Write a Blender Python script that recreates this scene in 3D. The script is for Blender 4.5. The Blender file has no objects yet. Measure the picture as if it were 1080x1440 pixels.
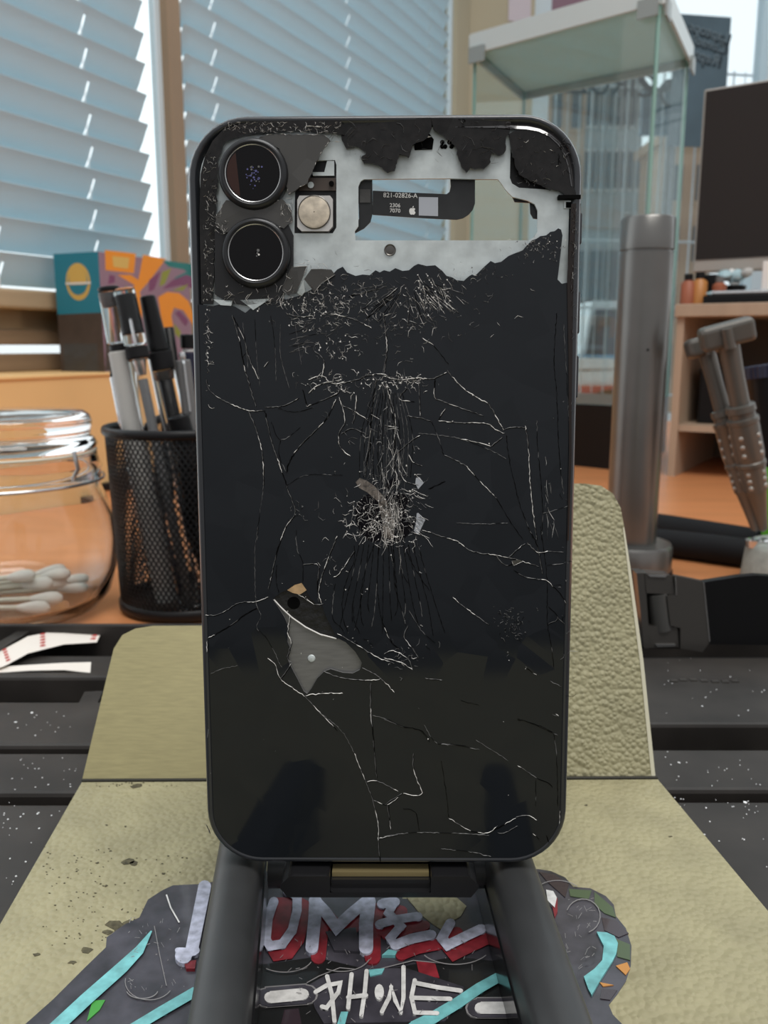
import bpy, math, random
import mathutils
from mathutils import Vector, Matrix
from mathutils.geometry import tessellate_polygon
random.seed(7)
sc = bpy.context.scene
COL = sc.collection
R = math.radians

# ------------------------------------------------------------------ camera
F = 1220.0
PITCH = R(10.9)
CAM = Vector((0, 0, 0.90))
FWD = Vector((0, math.cos(PITCH), -math.sin(PITCH)))
UP = Vector((0, math.sin(PITCH), math.cos(PITCH)))
RT = Vector((1, 0, 0))
def ray(px, py):
    return FWD + RT * ((px - 540) / F) - UP * ((py - 720) / F)
def at_z(px, py, z):
    d = ray(px, py); return CAM + d * ((z - CAM.z) / d.z)
def at_y(px, py, y):
    d = ray(px, py); return CAM + d * (y / d.y)
def on_plane(px, py, p, n):
    d = ray(px, py); return CAM + d * ((p - CAM).dot(n) / d.dot(n))
cd = bpy.data.cameras.new('camera'); cam = bpy.data.objects.new('camera', cd); COL.objects.link(cam)
cam.location = CAM; cam.rotation_euler = (R(90) - PITCH, 0, 0)
cd.sensor_fit = 'AUTO'; cd.sensor_width = 36; cd.lens = 36 * F / 1440
cd.clip_start = 0.01; cd.clip_end = 200
cd.dof.use_dof = True; cd.dof.focus_distance = 0.175; cd.dof.aperture_fstop = 34
sc.camera = cam

# --------------------------------------------------------------- materials
def new_mat(name):
    m = bpy.data.materials.new(name); m.use_nodes = True
    nt = m.node_tree; b = nt.nodes['Principled BSDF']
    return m, nt, b
def obj_coord(nt, scale=(1, 1, 1)):
    tc = nt.nodes.new('ShaderNodeTexCoord'); mp = nt.nodes.new('ShaderNodeMapping')
    mp.inputs['Scale'].default_value = scale
    nt.links.new(tc.outputs['Object'], mp.inputs['Vector'])
    return mp.outputs['Vector']
def mat(name, col, rough=0.5, metal=0.0, spec=0.5, noise=None, bump=None, trans=0.0, coat=0.0, ior=1.45, cell=0.0):
    """noise=(scale, amount) mottles the colour; bump=(kind, scale, strength, dist)"""
    m, nt, b = new_mat(name)
    b.inputs['Base Color'].default_value = (*col, 1)
    b.inputs['Roughness'].default_value = rough
    b.inputs['Metallic'].default_value = metal
    b.inputs['Specular IOR Level'].default_value = spec
    b.inputs['Transmission Weight'].default_value = trans
    b.inputs['Coat Weight'].default_value = coat
    b.inputs['IOR'].default_value = ior
    if noise:
        v = obj_coord(nt, noise[2] if len(noise) > 2 else (1, 1, 1))
        n = nt.nodes.new('ShaderNodeTexNoise'); n.inputs['Scale'].default_value = noise[0]; n.inputs['Detail'].default_value = 6
        nt.links.new(v, n.inputs['Vector'])
        mx = nt.nodes.new('ShaderNodeMix'); mx.data_type = 'RGBA'
        a = noise[1]
        mx.inputs['A'].default_value = (*[c * (1 - a) for c in col], 1)
        mx.inputs['B'].default_value = (*[min(1, c * (1 + a)) for c in col], 1)
        cr = nt.nodes.new('ShaderNodeMapRange'); cr.inputs['From Min'].default_value = .3; cr.inputs['From Max'].default_value = .7
        nt.links.new(n.outputs['Fac'], cr.inputs['Value']); nt.links.new(cr.outputs['Result'], mx.inputs['Factor'])
        nt.links.new(mx.outputs['Result'], b.inputs['Base Color'])
    if bump:
        v = obj_coord(nt)
        if bump[0] == 'noise':
            t = nt.nodes.new('ShaderNodeTexNoise'); t.inputs['Detail'].default_value = 5; out = t.outputs['Fac']
        else:
            t = nt.nodes.new('ShaderNodeTexVoronoi'); t.feature = 'SMOOTH_F1'; t.inputs['Smoothness'].default_value = .35; inv = nt.nodes.new('ShaderNodeMath'); inv.operation = 'SUBTRACT'; inv.inputs[0].default_value = 1.0
            nt.links.new(t.outputs['Distance'], inv.inputs[1]); out = inv.outputs[0]
        t.inputs['Scale'].default_value = bump[1]
        nt.links.new(v, t.inputs['Vector'])
        bp = nt.nodes.new('ShaderNodeBump'); bp.inputs['Strength'].default_value = bump[2]; bp.inputs['Distance'].default_value = bump[3]
        nt.links.new(out, bp.inputs['Height']); nt.links.new(bp.outputs['Normal'], b.inputs['Normal'])
    if cell:
        v = obj_coord(nt)
        vo = nt.nodes.new('ShaderNodeTexVoronoi'); vo.inputs['Scale'].default_value = 150
        nt.links.new(v, vo.inputs['Vector'])
        sb = nt.nodes.new('ShaderNodeVectorMath'); sb.operation = 'SUBTRACT'; sb.inputs[1].default_value = (.5, .5, .5)
        nt.links.new(vo.outputs['Color'], sb.inputs[0])
        sl = nt.nodes.new('ShaderNodeVectorMath'); sl.operation = 'SCALE'; sl.inputs['Scale'].default_value = cell
        nt.links.new(sb.outputs['Vector'], sl.inputs[0])
        g = nt.nodes.new('ShaderNodeNewGeometry')
        ad = nt.nodes.new('ShaderNodeVectorMath'); ad.operation = 'ADD'
        nt.links.new(g.outputs['Normal'], ad.inputs[0]); nt.links.new(sl.outputs['Vector'], ad.inputs[1])
        no = nt.nodes.new('ShaderNodeVectorMath'); no.operation = 'NORMALIZE'
        nt.links.new(ad.outputs['Vector'], no.inputs[0]); nt.links.new(no.outputs['Vector'], b.inputs['Normal'])
    return m
def srgb(r, g, b):
    f = lambda c: c / 12.92 if c <= .04045 else ((c + .055) / 1.055) ** 2.4
    return tuple(f(x / 255) for x in (r, g, b))
def pane_mat(name, tint, gloss=0.08):
    m, nt, b = new_mat(name)
    out = nt.nodes['Material Output']; nt.nodes.remove(b)
    t = nt.nodes.new('ShaderNodeBsdfTransparent'); t.inputs['Color'].default_value = (*tint, 1)
    g = nt.nodes.new('ShaderNodeBsdfGlossy'); g.inputs['Roughness'].default_value = .02
    mx = nt.nodes.new('ShaderNodeMixShader'); mx.inputs['Fac'].default_value = gloss
    nt.links.new(t.outputs[0], mx.inputs[1]); nt.links.new(g.outputs[0], mx.inputs[2]); nt.links.new(mx.outputs[0], out.inputs['Surface'])
    return m
def translucent_mat(name, col, tcol, fac):
    m, nt, b = new_mat(name)
    out = nt.nodes['Material Output']
    b.inputs['Base Color'].default_value = (*col, 1); b.inputs['Roughness'].default_value = .45
    t = nt.nodes.new('ShaderNodeBsdfTranslucent'); t.inputs['Color'].default_value = (*tcol, 1)
    mx = nt.nodes.new('ShaderNodeMixShader'); mx.inputs['Fac'].default_value = fac
    nt.links.new(b.outputs[0], mx.inputs[1]); nt.links.new(t.outputs[0], mx.inputs[2]); nt.links.new(mx.outputs[0], out.inputs['Surface'])
    return m

M = {}
M['frame'] = mat('phone_frame_black', (.018, .02, .024), .28, .0, .6, coat=.3)
M['frame_in'] = mat('phone_inner_black', (.008, .008, .009), .5)
M['glass'] = mat('back_glass_black', (.0085, .0105, .0135), .08, 0, .38, cell=.035)
M['shard'] = mat('shard_black', (.009, .008, .0075), .16, 0, .34, noise=(500, .5), bump=('noise', 900, .6, .0004), cell=.25)
M['shard_gloss'] = mat('shard_gloss_black', (.014, .012, .012), .06, 0, .6, coat=1.0)
M['edge_brown'] = mat('edge_glass_brown', (.013, .008, .006), .16, 0, .4)
M['shard_grey'] = mat('shard_grey', srgb(70, 69, 67), .28, 0, .5, cell=.15)
M['crackL'] = mat('crack_light', (.78, .76, .73), .35, 0, .6)
M['crackF'] = mat('crack_faint', (.13, .13, .13), .4)
M['crackD'] = mat('crack_dark', (.001, .001, .001), .8, 0, .1)
M['alu'] = mat('bare_aluminium', (.55, .60, .60), .42, .30, .5, noise=(260, .16), bump=('noise', 500, .15, .0003))
M['patch'] = mat('shield_grey', (.17, .17, .165), .38, .4, noise=(300, .12, (1, 6, 1)))
M['coil'] = mat('charging_coil', (.006, .006, .006), .5, noise=(700, .6), bump=('noise', 600, 1, .0005))
M['copper'] = mat('tan_foil', (.45, .30, .16), .4, .3, noise=(400, .4))
M['lens'] = mat('lens_glass', (.003, .0025, .003), .03, 0, .22)
M['lensring'] = mat('lens_ring', (.035, .036, .038), .3, .6)
M['lensedge'] = mat('lens_edge_silver', (.5, .5, .5), .25, .8)
M['lensedge_dull'] = mat('dimple_grey', (.34, .32, .29), .3, .4)
M['lens_fleck'] = mat('lens_fleck', (.10, .10, .26), .3)
M['lens_reflection'] = mat('lens_reflection', (.035, .014, .010), .1, 0, .3)
M['flash'] = mat('flash_yellow', (.55, .48, .38), .3, 0, .5, noise=(350, .45), coat=.6)
M['flashring'] = mat('flash_frame', (.58, .56, .53), .3, .5)
M['flex'] = mat('flex_black', (.016, .017, .018), .42, noise=(200, .3))
M['print'] = mat('white_print', (.72, .72, .70), .6)
M['logo'] = mat('logo_mirror', (.0025, .002, .0035), .05, .0, .15)
M['logo_bit'] = mat('logo_chip', (.42, .44, .48), .35, .3)
M['logo_brown'] = mat('logo_chip_brown', (.14, .12, .105), .4, .2, noise=(900, .8))
M['khaki'] = mat('khaki_leather', (.31, .280, .165), .55, 0, .4, noise=(60, .13), bump=('voronoi', 640, .8, .0007))
M['khaki_flap'] = mat('khaki_leather_raised', (.35, .325, .20), .55, 0, .4, noise=(80, .10), bump=('voronoi', 720, .85, .0008))
M['khaki_smooth'] = mat('khaki_smooth', (.29, .255, .125), .42, .15, .5, noise=(180, .10, (1, 8, 8)))
M['khaki_edge'] = mat('khaki_edge', (.62, .59, .45), .5)
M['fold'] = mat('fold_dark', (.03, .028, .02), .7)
M['stain'] = mat('mat_stain', (.075, .065, .035), .8, noise=(900, .5))
M['stand'] = mat('stand_black', (.032, .033, .034), .42, 0, .45, noise=(120, .12))
M['stand_gloss'] = mat('stand_gloss', (.012, .012, .013), .16, 0, .55)
M['gold_glint'] = mat('gold_glint_strip', (.30, .24, .12), .35, .5)
M['tray'] = mat('tray_black', (.030, .026, .023), .5, 0, .38, noise=(40, .35))
M['tray_dark'] = mat('tray_floor', (.008, .008, .008), .7)
M['lint'] = mat('lint', (.7, .7, .7), .9)
M['desk'] = mat('desk_orange_wood', (.62, .25, .10), .30, 0, .45, noise=(9, .08, (1, 6, 1)))
M['wall_or'] = mat('wall_warm', (.78, .50, .22), .8, noise=(6, .06))
M['cream'] = mat('wall_cream', (.47, .43, .31), .8, noise=(3, .06))
M['post'] = mat('post_beige', (.30, .22, .145), .7, noise=(5, .08))
M['sill'] = mat('sill_brown', (.26, .18, .11), .5, noise=(10, .15, (1, 1, 8)))
M['rail'] = mat('blind_rail_tan', (.46, .35, .22), .5, noise=(8, .1, (1, 1, 6)))
M['slat'] = translucent_mat('slat_white', (.70, .765, .795), (.52, .82, .92), .34)
M['cord'] = translucent_mat('blind_cord', (.95, .97, .97), (1, 1, 1), .6)
M['winframe'] = mat('window_frame_pale', (.62, .74, .80), .5)
M['pane'] = pane_mat('window_pane', (.96, .98, .98), .05)
M['shop_pane'] = pane_mat('shop_window_pane', (.80, .83, .84), .04)
M['case'] = pane_mat('case_pane', (.955, .98, .975), .07)
M['case_edge'] = mat('case_edge_green', (.24, .42, .37), .2, 0, .5, coat=.5)
M['case_top'] = translucent_mat('case_top_frosted', (.52, .62, .58), (.50, .62, .58), .5)
M['clip_grey'] = mat('clip_grey', (.30, .33, .32), .4, .3)
M['case_trim'] = mat('case_trim', (.58, .63, .62), .35, .2)
M['metal'] = mat('grey_metal', (.165, .163, .155), .30, .75, noise=(30, .08))
M['metal_dk'] = mat('dark_metal', (.11, .103, .095), .30, .65)
M['black'] = mat('black_plastic', (.007, .007, .0075), .35, 0, .25)
M['black_rough'] = mat('black_rubber', (.008, .008, .009), .7, 0, .25)
M['navy'] = mat('navy_plastic', (.012, .014, .035), .4)
M['clear'] = mat('clear_plastic', (.95, .96, .97), .05, 0, .5, trans=1.0, ior=1.3)
M['jar'] = mat('jar_glass', (.97, .985, .98), .015, 0, .5, trans=1.0, ior=1.42)
M['white_grey'] = mat('pen_body_grey', (.50, .49, .46), .4)
M['pen_grey'] = mat('pen_body_dark_grey', (.14, .14, .14), .35)
M['steel'] = mat('steel', (.60, .60, .60), .2, .9)
M['wire'] = mat('wire_black', (.007, .007, .0075), .4, 0, .3)
M['cotton'] = mat('cotton', (.80, .77, .70), .95)
M['stick'] = mat('paper_stick', (.72, .68, .56), .8)
M['teal'] = mat('carton_teal', srgb(38, 122, 142), .4)
M['carton_dk'] = mat('carton_brown', srgb(72, 62, 55), .45, noise=(50, .15))
M['carton_or'] = mat('carton_orange', srgb(226, 140, 14), .4)
M['carton_pu'] = mat('carton_purple', srgb(118, 60, 96), .4)
M['carton_mau'] = mat('carton_mauve', srgb(140, 110, 125), .4)
M['carton_gr'] = mat('carton_green', srgb(135, 140, 45), .4)
M['carton_tg'] = mat('carton_teal_green', srgb(20, 112, 108), .4)
M['carton_ye'] = mat('carton_yellow', srgb(208, 172, 88), .4)
M['paper'] = mat('liner_paper', (.78, .72, .65), .6)
M['red'] = mat('red_print', (.62, .10, .09), .6)
M['st_base'] = mat('sticker_charcoal', (.045, .042, .052), .32, 0, .5, noise=(160, .5), coat=.3)
M['st_dark'] = mat('sticker_black', (.010, .010, .010), .3, 0, .5, coat=.4)
M['st_lav'] = mat('sticker_lavender', (.41, .425, .52), .4, noise=(450, .35))
M['st_red'] = mat('sticker_red', (.20, .018, .026), .35, noise=(350, .35))
M['st_teal'] = mat('sticker_teal', (.16, .44, .45), .4, noise=(350, .25))
M['st_white'] = mat('sticker_white', (.60, .59, .57), .5, noise=(500, .2))
M['st_green'] = mat('sticker_green', (.06, .30, .05), .3)
M['st_dgreen'] = mat('sticker_dim_green', (.07, .10, .05), .3)
M['st_orange'] = mat('sticker_orange', (.50, .22, .05), .3)
M['st_plum'] = mat('sticker_plum', (.035, .022, .028), .25, coat=.5)
M['st_line'] = mat('sticker_outline', (.22, .21, .21), .4)
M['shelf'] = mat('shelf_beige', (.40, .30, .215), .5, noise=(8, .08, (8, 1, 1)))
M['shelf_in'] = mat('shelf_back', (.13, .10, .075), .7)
M['screen'] = mat('monitor_screen', (.018, .013, .011), .35, 0, .4)
M['bezel'] = mat('monitor_bezel', (.42, .38, .34), .35, .3)
M['knob'] = mat('tool_grey', (.115, .108, .096), .34, .4)
M['base_gr'] = mat('holder_grey', (.26, .28, .255), .6, noise=(200, .15))
M['green'] = mat('green_label', (.10, .48, .02), .4)
M['white'] = mat('white_plastic', (.75, .75, .73), .5)
M['paleblue'] = mat('pale_blue', (.42, .58, .62), .6)
M['amber'] = mat('amber_plastic', (.45, .19, .05), .4)
M['brownred'] = mat('brown_red', (.32, .10, .05), .5)
M['bldg_tan'] = mat('building_tan', (.62, .44, .30), .8, noise=(.6, .15))
M['bldg_grey'] = mat('building_grey', (.42, .47, .48), .8, noise=(.8, .2))
M['bldg_win'] = mat('building_window', (.06, .085, .10), .15)
M['bldg_lt'] = mat('building_pale', (.62, .63, .62), .7)
M['roof'] = mat('roof_brown', (.34, .30, .27), .8)
M['pave'] = mat('pavement_pale', (.80, .84, .84), .8)
M['car_white'] = mat('car_white', (.78, .83, .85), .25, coat=.5)
M['car_red'] = mat('car_red', (.55, .05, .05), .3)
M['car_blue'] = mat('car_blue', (.20, .42, .60), .3)
M['banner'] = mat('banner_slate', (.10, .16, .20), .6, noise=(5, .2))
M['banner_ink'] = mat('banner_ink', (.018, .03, .04), .6)
M['banner_lt'] = mat('banner_light', (.18, .25, .29), .6)
M['grille'] = mat('grille_white', (.82, .86, .88), .5)
M['lilac'] = mat('poster_lilac', (.62, .57, .62), .7)
M['floor'] = mat('floor_grey', (.25, .23, .21), .6)

# ----------------------------------------------------------- mesh building
class MB:
    def __init__(s): s.v = []; s.f = []; s.m = []; s.ms = []
    def mi(s, m):
        m = M[m] if isinstance(m, str) else m
        if m not in s.ms: s.ms.append(m)
        return s.ms.index(m)
    def add(s, vs, fs, m):
        b = len(s.v); s.v += [Vector(v) for v in vs]; k = s.mi(m)
        for f in fs: s.f.append([b + i for i in f]); s.m.append(k)
    def box(s, c, size, m, rot=None, taper=None):
        x, y, z = [d / 2 for d in size]
        vs = [Vector(p) for p in ((-x,-y,-z),(x,-y,-z),(x,y,-z),(-x,y,-z),(-x,-y,z),(x,-y,z),(x,y,z),(-x,y,z))]
        if rot: vs = [rot @ v for v in vs]
        s.add([Vector(c) + v for v in vs], [(0,3,2,1),(4,5,6,7),(0,1,5,4),(1,2,6,5),(2,3,7,6),(3,0,4,7)], m)
    def prism(s, outer, ext, m, holes=(), side=None):
        """outer/holes: lists of 3D points on a plane; ext: vector from front face to back face"""
        loops = [[Vector(p) for p in outer]] + [[Vector(p) for p in h] for h in holes]
        tris = tessellate_polygon(loops)
        flat = [p for l in loops for p in l]; n = len(flat); ext = Vector(ext)
        nrm = Vector((0, 0, 0))
        L = loops[0]
        for i in range(len(L)):
            a, b = L[i], L[(i + 1) % len(L)]
            nrm += (a - L[0]).cross(b - L[0])
        ccw_front = nrm.dot(ext) < 0
        fs = []
        for t in tris:
            a, b, c = [flat[i] for i in t]
            fn = (b - a).cross(c - a)
            if fn.dot(ext) > 0: t = t[::-1]
            fs.append(tuple(t)); fs.append(tuple(i + n for i in t[::-1]))
        s.add(flat + [p + ext for p in flat], fs, m)
        o = 0
        for k, l in enumerate(loops):
            q = []
            an = Vector((0, 0, 0))
            for i in range(len(l)): an += (l[i] - l[0]).cross(l[(i + 1) % len(l)] - l[0])
            ccw = an.dot(ext) < 0
            if k > 0: ccw = not ccw
            for i in range(len(l)):
                j = (i + 1) % len(l)
                q.append((i, i + len(l), j + len(l), j) if ccw else (i, j, j + len(l), i + len(l)))
            s.add(l + [p + ext for p in l], q, side or m)
            o += len(l)
    def tube(s, path, r, m, n=10, caps=True):
        path = [Vector(p) for p in path]; rs = r if isinstance(r, (list, tuple)) else [r] * len(path)
        t0 = (path[1] - path[0]).normalized()
        a = t0.orthogonal().normalized(); rings = []
        for i, p in enumerate(path):
            t = (path[min(i + 1, len(path) - 1)] - path[max(i - 1, 0)]).normalized()
            a = (a - t * a.dot(t)).normalized(); b = t.cross(a)
            rings.append([p + (a * math.cos(2 * math.pi * k / n) + b * math.sin(2 * math.pi * k / n)) * rs[i] for k in range(n)])
        vs = [v for rg in rings for v in rg]; fs = []
        for i in range(len(path) - 1):
            for k in range(n):
                fs.append((i * n + k, i * n + (k + 1) % n, (i + 1) * n + (k + 1) % n, (i + 1) * n + k))
        if caps:
            fs.append(tuple(range(n))[::-1]); fs.append(tuple((len(path) - 1) * n + k for k in range(n)))
        s.add(vs, fs, m)
    def lathe(s, prof, m, n=48, mtx=None, closed=False):
        """prof: (r, z) list, revolved about local z"""
        mtx = mtx or Matrix.Identity(4); vs = []; fs = []
        for r, z in prof:
            for k in range(n):
                a = 2 * math.pi * k / n; vs.append(mtx @ Vector((r * math.cos(a), r * math.sin(a), z)))
        L = len(prof)
        for i in range(L if closed else L - 1):
            j = (i + 1) % L
            for k in range(n):
                q = (k + 1) % n
                fs.append((i * n + k, i * n + q, j * n + q, j * n + k))
        s.add(vs, fs, m)
    def disc(s, c, r, m, nrm=(0, 0, 1), h=0.0002, n=32, sx=1.0):
        nrm = Vector(nrm).normalized(); a = nrm.orthogonal().normalized() if abs(nrm.z) < .99 else Vector((1, 0, 0)); b = nrm.cross(a)
        pts = [Vector(c) + a * math.cos(2 * math.pi * k / n) * r * sx + b * math.sin(2 * math.pi * k / n) * r for k in range(n)]
        s.prism(pts, -nrm * h, m)
    def text(s, body, mtx, size, m, ext=0.00003, mirror=False):
        c = bpy.data.curves.new('t', 'FONT'); c.body = body; c.size = size; c.extrude = ext; c.resolution_u = 3
        c.align_x = 'CENTER'; c.align_y = 'CENTER'
        o = bpy.data.objects.new('t', c); COL.objects.link(o)
        me = o.to_mesh()
        k = Matrix.Scale(-1, 4, (1, 0, 0)) if mirror else Matrix.Identity(4)
        s.add([mtx @ k @ v.co for v in me.vertices], [tuple(p.vertices) for p in me.polygons], m)
        o.to_mesh_clear(); bpy.data.objects.remove(o); bpy.data.curves.remove(c)
    def build(s, name, parent=None, smooth=None, bevel=None, segs=2):
        me = bpy.data.meshes.new(name)
        org = parent_loc(parent)
        me.from_pydata([v - org for v in s.v], [], s.f)
        for m in s.ms: me.materials.append(m)
        me.polygons.foreach_set('material_index', s.m); me.update()
        o = bpy.data.objects.new(name, me); COL.objects.link(o)
        if parent: o.parent = parent
        if smooth:
            me.polygons.foreach_set('use_smooth', [True] * len(me.polygons))
            try: me.set_sharp_from_angle(angle=R(smooth))
            except Exception: pass
        if bevel:
            bv = o.modifiers.new('bevel', 'BEVEL'); bv.width = bevel; bv.segments = segs; bv.limit_method = 'ANGLE'; bv.angle_limit = R(40)
            bv.harden_normals = False
        return o
WLOC = {}
def parent_loc(p):
    # offset between world coordinates used while building and the parent's own frame (0 for local builds)
    return WLOC.get(p.name, Vector((0, 0, 0))) if p else Vector((0, 0, 0))
def tag(o, label, cat, group=None, kind=None):
    if label: o['label'] = label
    if cat: o['category'] = cat
    if group: o['group'] = group
    if kind: o['kind'] = kind
    return o
def thing(name, label, cat, loc=(0, 0, 0), group=None, local=False):
    o = bpy.data.objects.new(name, None); COL.objects.link(o); o.empty_display_size = .02
    o.location = loc
    WLOC[o.name] = Vector((0, 0, 0)) if local else Vector(loc)
    return tag(o, label, cat, group)
def part(p, name, mb, **k):
    o = mb.build(name, p, **k)
    WLOC[o.name] = parent_loc(p)
    return o
def axis_mtx(p0, p1):
    d = (Vector(p1) - Vector(p0)).normalized()
    return Matrix.Translation(Vector(p0)) @ d.to_track_quat('Z', 'Y').to_matrix().to_4x4()

# ---------------------------------------------------------------- levels
DESK = 0.75; TRAY = 0.769; MAT = 0.772

# ------------------------------------------------------------ left wall frame
WU = Vector((.411, .9116, 0)).normalized(); WN = Vector((WU.y, -WU.x, 0)); WZ = Vector((0, 0, 1))
WP = at_y(0, 485, 0.90)
def wu(px, py=485, off=0.0):
    return (on_plane(px, py, WP + WN * off, WN) - WP).dot(WU)
def wz(px, py, off=0.0):
    return on_plane(px, py, WP + WN * off, WN).z
def W(u, n, z): return Vector((WP.x, WP.y, 0)) + WU * u + WN * n + WZ * z
WROT = Matrix((WU, WN, WZ)).transposed()
def wbox(mb, u0, u1, n0, n1, z0, z1, m):
    mb.box(W((u0 + u1) / 2, (n0 + n1) / 2, (z0 + z1) / 2), (u1 - u0, n1 - n0, z1 - z0), m, WROT)

# ======================================================= SETTING
def structure(name, mb, **k):
    o = mb.build(name, None, **k); o['kind'] = 'structure'; return o
mb = MB(); mb.box((0.3, 1.0, -.01), (4, 4.6, .02), 'floor'); structure('floor', mb)
SILL_Z = at_y(100, 521, 0.97).z
u_p = wu(249); u_a = wu(-140); u_mL = wu(238); u_mR = wu(266); u_e = wu(633); u_c = wu(650)
SILL_N = .09
mb = MB()
wbox(mb, u_a, u_c, -.03, SILL_N - .002, 0.0, SILL_Z - .004, 'wall_or')
wbox(mb, u_e, u_c, -.012, 0.006, SILL_Z - .004, 3.2, 'cream')
structure('wall_left', mb)
mb = MB(); wbox(mb, u_a, u_e, -.06, SILL_N, SILL_Z - .004, SILL_Z, 'wall_or'); structure('trim_1', mb, bevel=.0015)
mb = MB(); wbox(mb, u_p, u_mR, -.010, .008, SILL_Z, 3.2, 'post'); structure('trim_2', mb, bevel=.002)
for k, (ua, ub) in enumerate(((u_a, u_mL), (u_mR, u_e))):
    w = bpy.data.objects.new('window_%d' % (k + 1), None); COL.objects.link(w); w['kind'] = 'structure'
    fr = MB(); fw = .010; n0, n1 = -.014, -.004
    ub2 = u_p if k == 0 else u_e
    wbox(fr, ua + (0 if k == 0 else .002), ua + fw, n0, n1, SILL_Z, 3.2, 'winframe')
    wbox(fr, ub2 - fw * (1.0 if k == 0 else 1.2), ub2 + .004, n0, n1, SILL_Z, 3.2, 'winframe')
    b1, b2, b3 = wz(40, 497, n1), wz(40, 485, n1), wz(40, 464, n1)
    wbox(fr, ua + fw, ub2 - fw * 1.6, n0, n1, SILL_Z, b1, 'sill')
    wbox(fr, ua + fw, ub2 - fw * 1.6, n0, n1, b2, b3, 'sill')
    wbox(fr, ua + fw, ub2 - fw * 1.6, n0 + .003, n1 - .002, b3, b3 + .032, 'rail')
    part(w, 'window_frame', fr, bevel=.0015)
    gl = MB(); wbox(gl, ua + fw, ub2 - fw, n0 + .005, n0 + .008, SILL_Z, 3.2, 'pane'); part(w, 'pane', gl)

# ---------- blinds
def blind(name, label, ua, ub, dashes, zoff):
    root = thing(name, label, 'window blind', W((ua + ub) / 2, 0, SILL_Z + .05), 'white slatted window blinds')
    z0 = wz(0, 431) ; pitch = (wz(0, 38) - wz(0, 384.7)) / 7
    sl = MB()
    nsl = 44 if ub > 1 else 22
    prof = [(-.0050, -.0150), (-.0035, -.0135), (.0010, -.0065), (.0045, .0005), (.0075, .0070), (.0105, .0125), (.0125, .0158)]
    th = .0013
    for i in range(nsl):
        zc = z0 + zoff + .020 + pitch * (i + .5) + random.uniform(-.0006, .0006)
        sag = random.uniform(-.0008, .0008)
        cuts = sorted(dashes)
        def strip(u0, u1, pf, c0=True, c1=True):
            pts = [(n, z) for n, z in pf] + [(n - th * .8, z + th * .5) for n, z in pf[::-1]]
            L = len(pts)
            f0 = (u0 - ua) / (ub - ua); f1 = (u1 - ua) / (ub - ua)
            vs = [W(u0, n, zc + z + sag * (1 - 2 * f0)) for n, z in pts] + [W(u1, n, zc + z + sag * (1 - 2 * f1)) for n, z in pts]
            fs = [(j, (j + 1) % L, L + (j + 1) % L, L + j) for j in range(L)]
            fs += [tuple(range(L))[::-1], tuple(range(L, 2 * L))]
            sl.add(vs, fs, 'slat')
        u = ua; hw = .0019
        for c in cuts:
            strip(u, c - hw, prof); strip(c - hw, c + hw, prof[:2]); strip(c - hw, c + hw, prof[4:]); u = c + hw
        strip(u, ub, prof)
    part(root, 'slats', sl, smooth=30)
    for u in dashes:
        l = MB(); l.tube([W(u, .0008, z0), W(u, .0008, z0 + pitch * nsl)], .0006, 'cord', n=5); part(root, 'lift_cord', l)
    rl = MB(); wbox(rl, ua, ub, -.010, .013, z0 - .002 + zoff, z0 + .018 + zoff, 'rail'); part(root, 'bottom_rail', rl, bevel=.003)
    return root
blind('window_blind', 'white slatted blind on the left window beside the beige post', u_a + .01, wu(213), [wu(6), wu(140)], 0)
blind('window_blind', 'long white slatted blind on the window behind the broken phone', wu(267), wu(619), [wu(312), wu(490), wu(598)], 0)
# ---------- front wall with shop window
CN = W(u_c, 0, 0); D2 = Vector((.985, .17, 0)).normalized(); N2 = Vector((D2.y, -D2.x, 0))
ROT2 = Matrix((D2, N2, WZ)).transposed()
def ft(px, py=485): return (on_plane(px, py, CN, N2) - CN).dot(D2)
def fz(px, py): return on_plane(px, py, CN, N2).z
def FW(t, n, z): return Vector((CN.x, CN.y, 0)) + D2 * t + N2 * n + WZ * z
def fbox(mb, t0, t1, n0, n1, z0, z1, m):
    mb.box(FW((t0 + t1) / 2, (n0 + n1) / 2, (z0 + z1) / 2), (t1 - t0, n1 - n0, z1 - z0), m, ROT2)
t_w0 = ft(738); t_w1 = ft(1056); t_w2 = ft(1085)
mb = MB(); fbox(mb, -.1, t_w0, -.12, 0, 0, 3.2, 'cream'); fbox(mb, t_w0, 2.2, -.12, 0, 0, .62, 'cream'); structure('wall_front', mb)
w3 = bpy.data.objects.new('window_3', None); COL.objects.link(w3); w3['kind'] = 'structure'
fr = MB(); fbox(fr, t_w0, t_w0 + .05, -.09, -.02, .62, 3.2, 'winframe'); fbox(fr, t_w1, t_w1 + .055, -.09, -.02, .62, 3.2, 'winframe'); fbox(fr, t_w0, 2.2, -.09, -.02, .62, .66, 'winframe')
part(w3, 'window_frame', fr, bevel=.004)
gl = MB(); fbox(gl, t_w0, 2.2, -.062, -.056, .66, 3.2, 'shop_pane'); part(w3, 'pane', gl)

# poster above the case on the cream wall
p0, p1 = ft(703), ft(735)
mb = MB(); fbox(mb, p0, p1 - .005, .0, .003, fz(720, 30), fz(720, -60), 'lilac')
tag(mb.build('poster'), 'pale lilac poster on the cream wall above the glass display case', 'poster')
p2, p3 = ft(740), ft(834)
mb = MB(); fbox(mb, p2, p3, -.050, -.047, fz(780, 26), fz(780, -70), 'carton_mau')
tag(mb.build('poster'), 'greyish tan poster in the shop window above the glass display case', 'poster')
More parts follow.
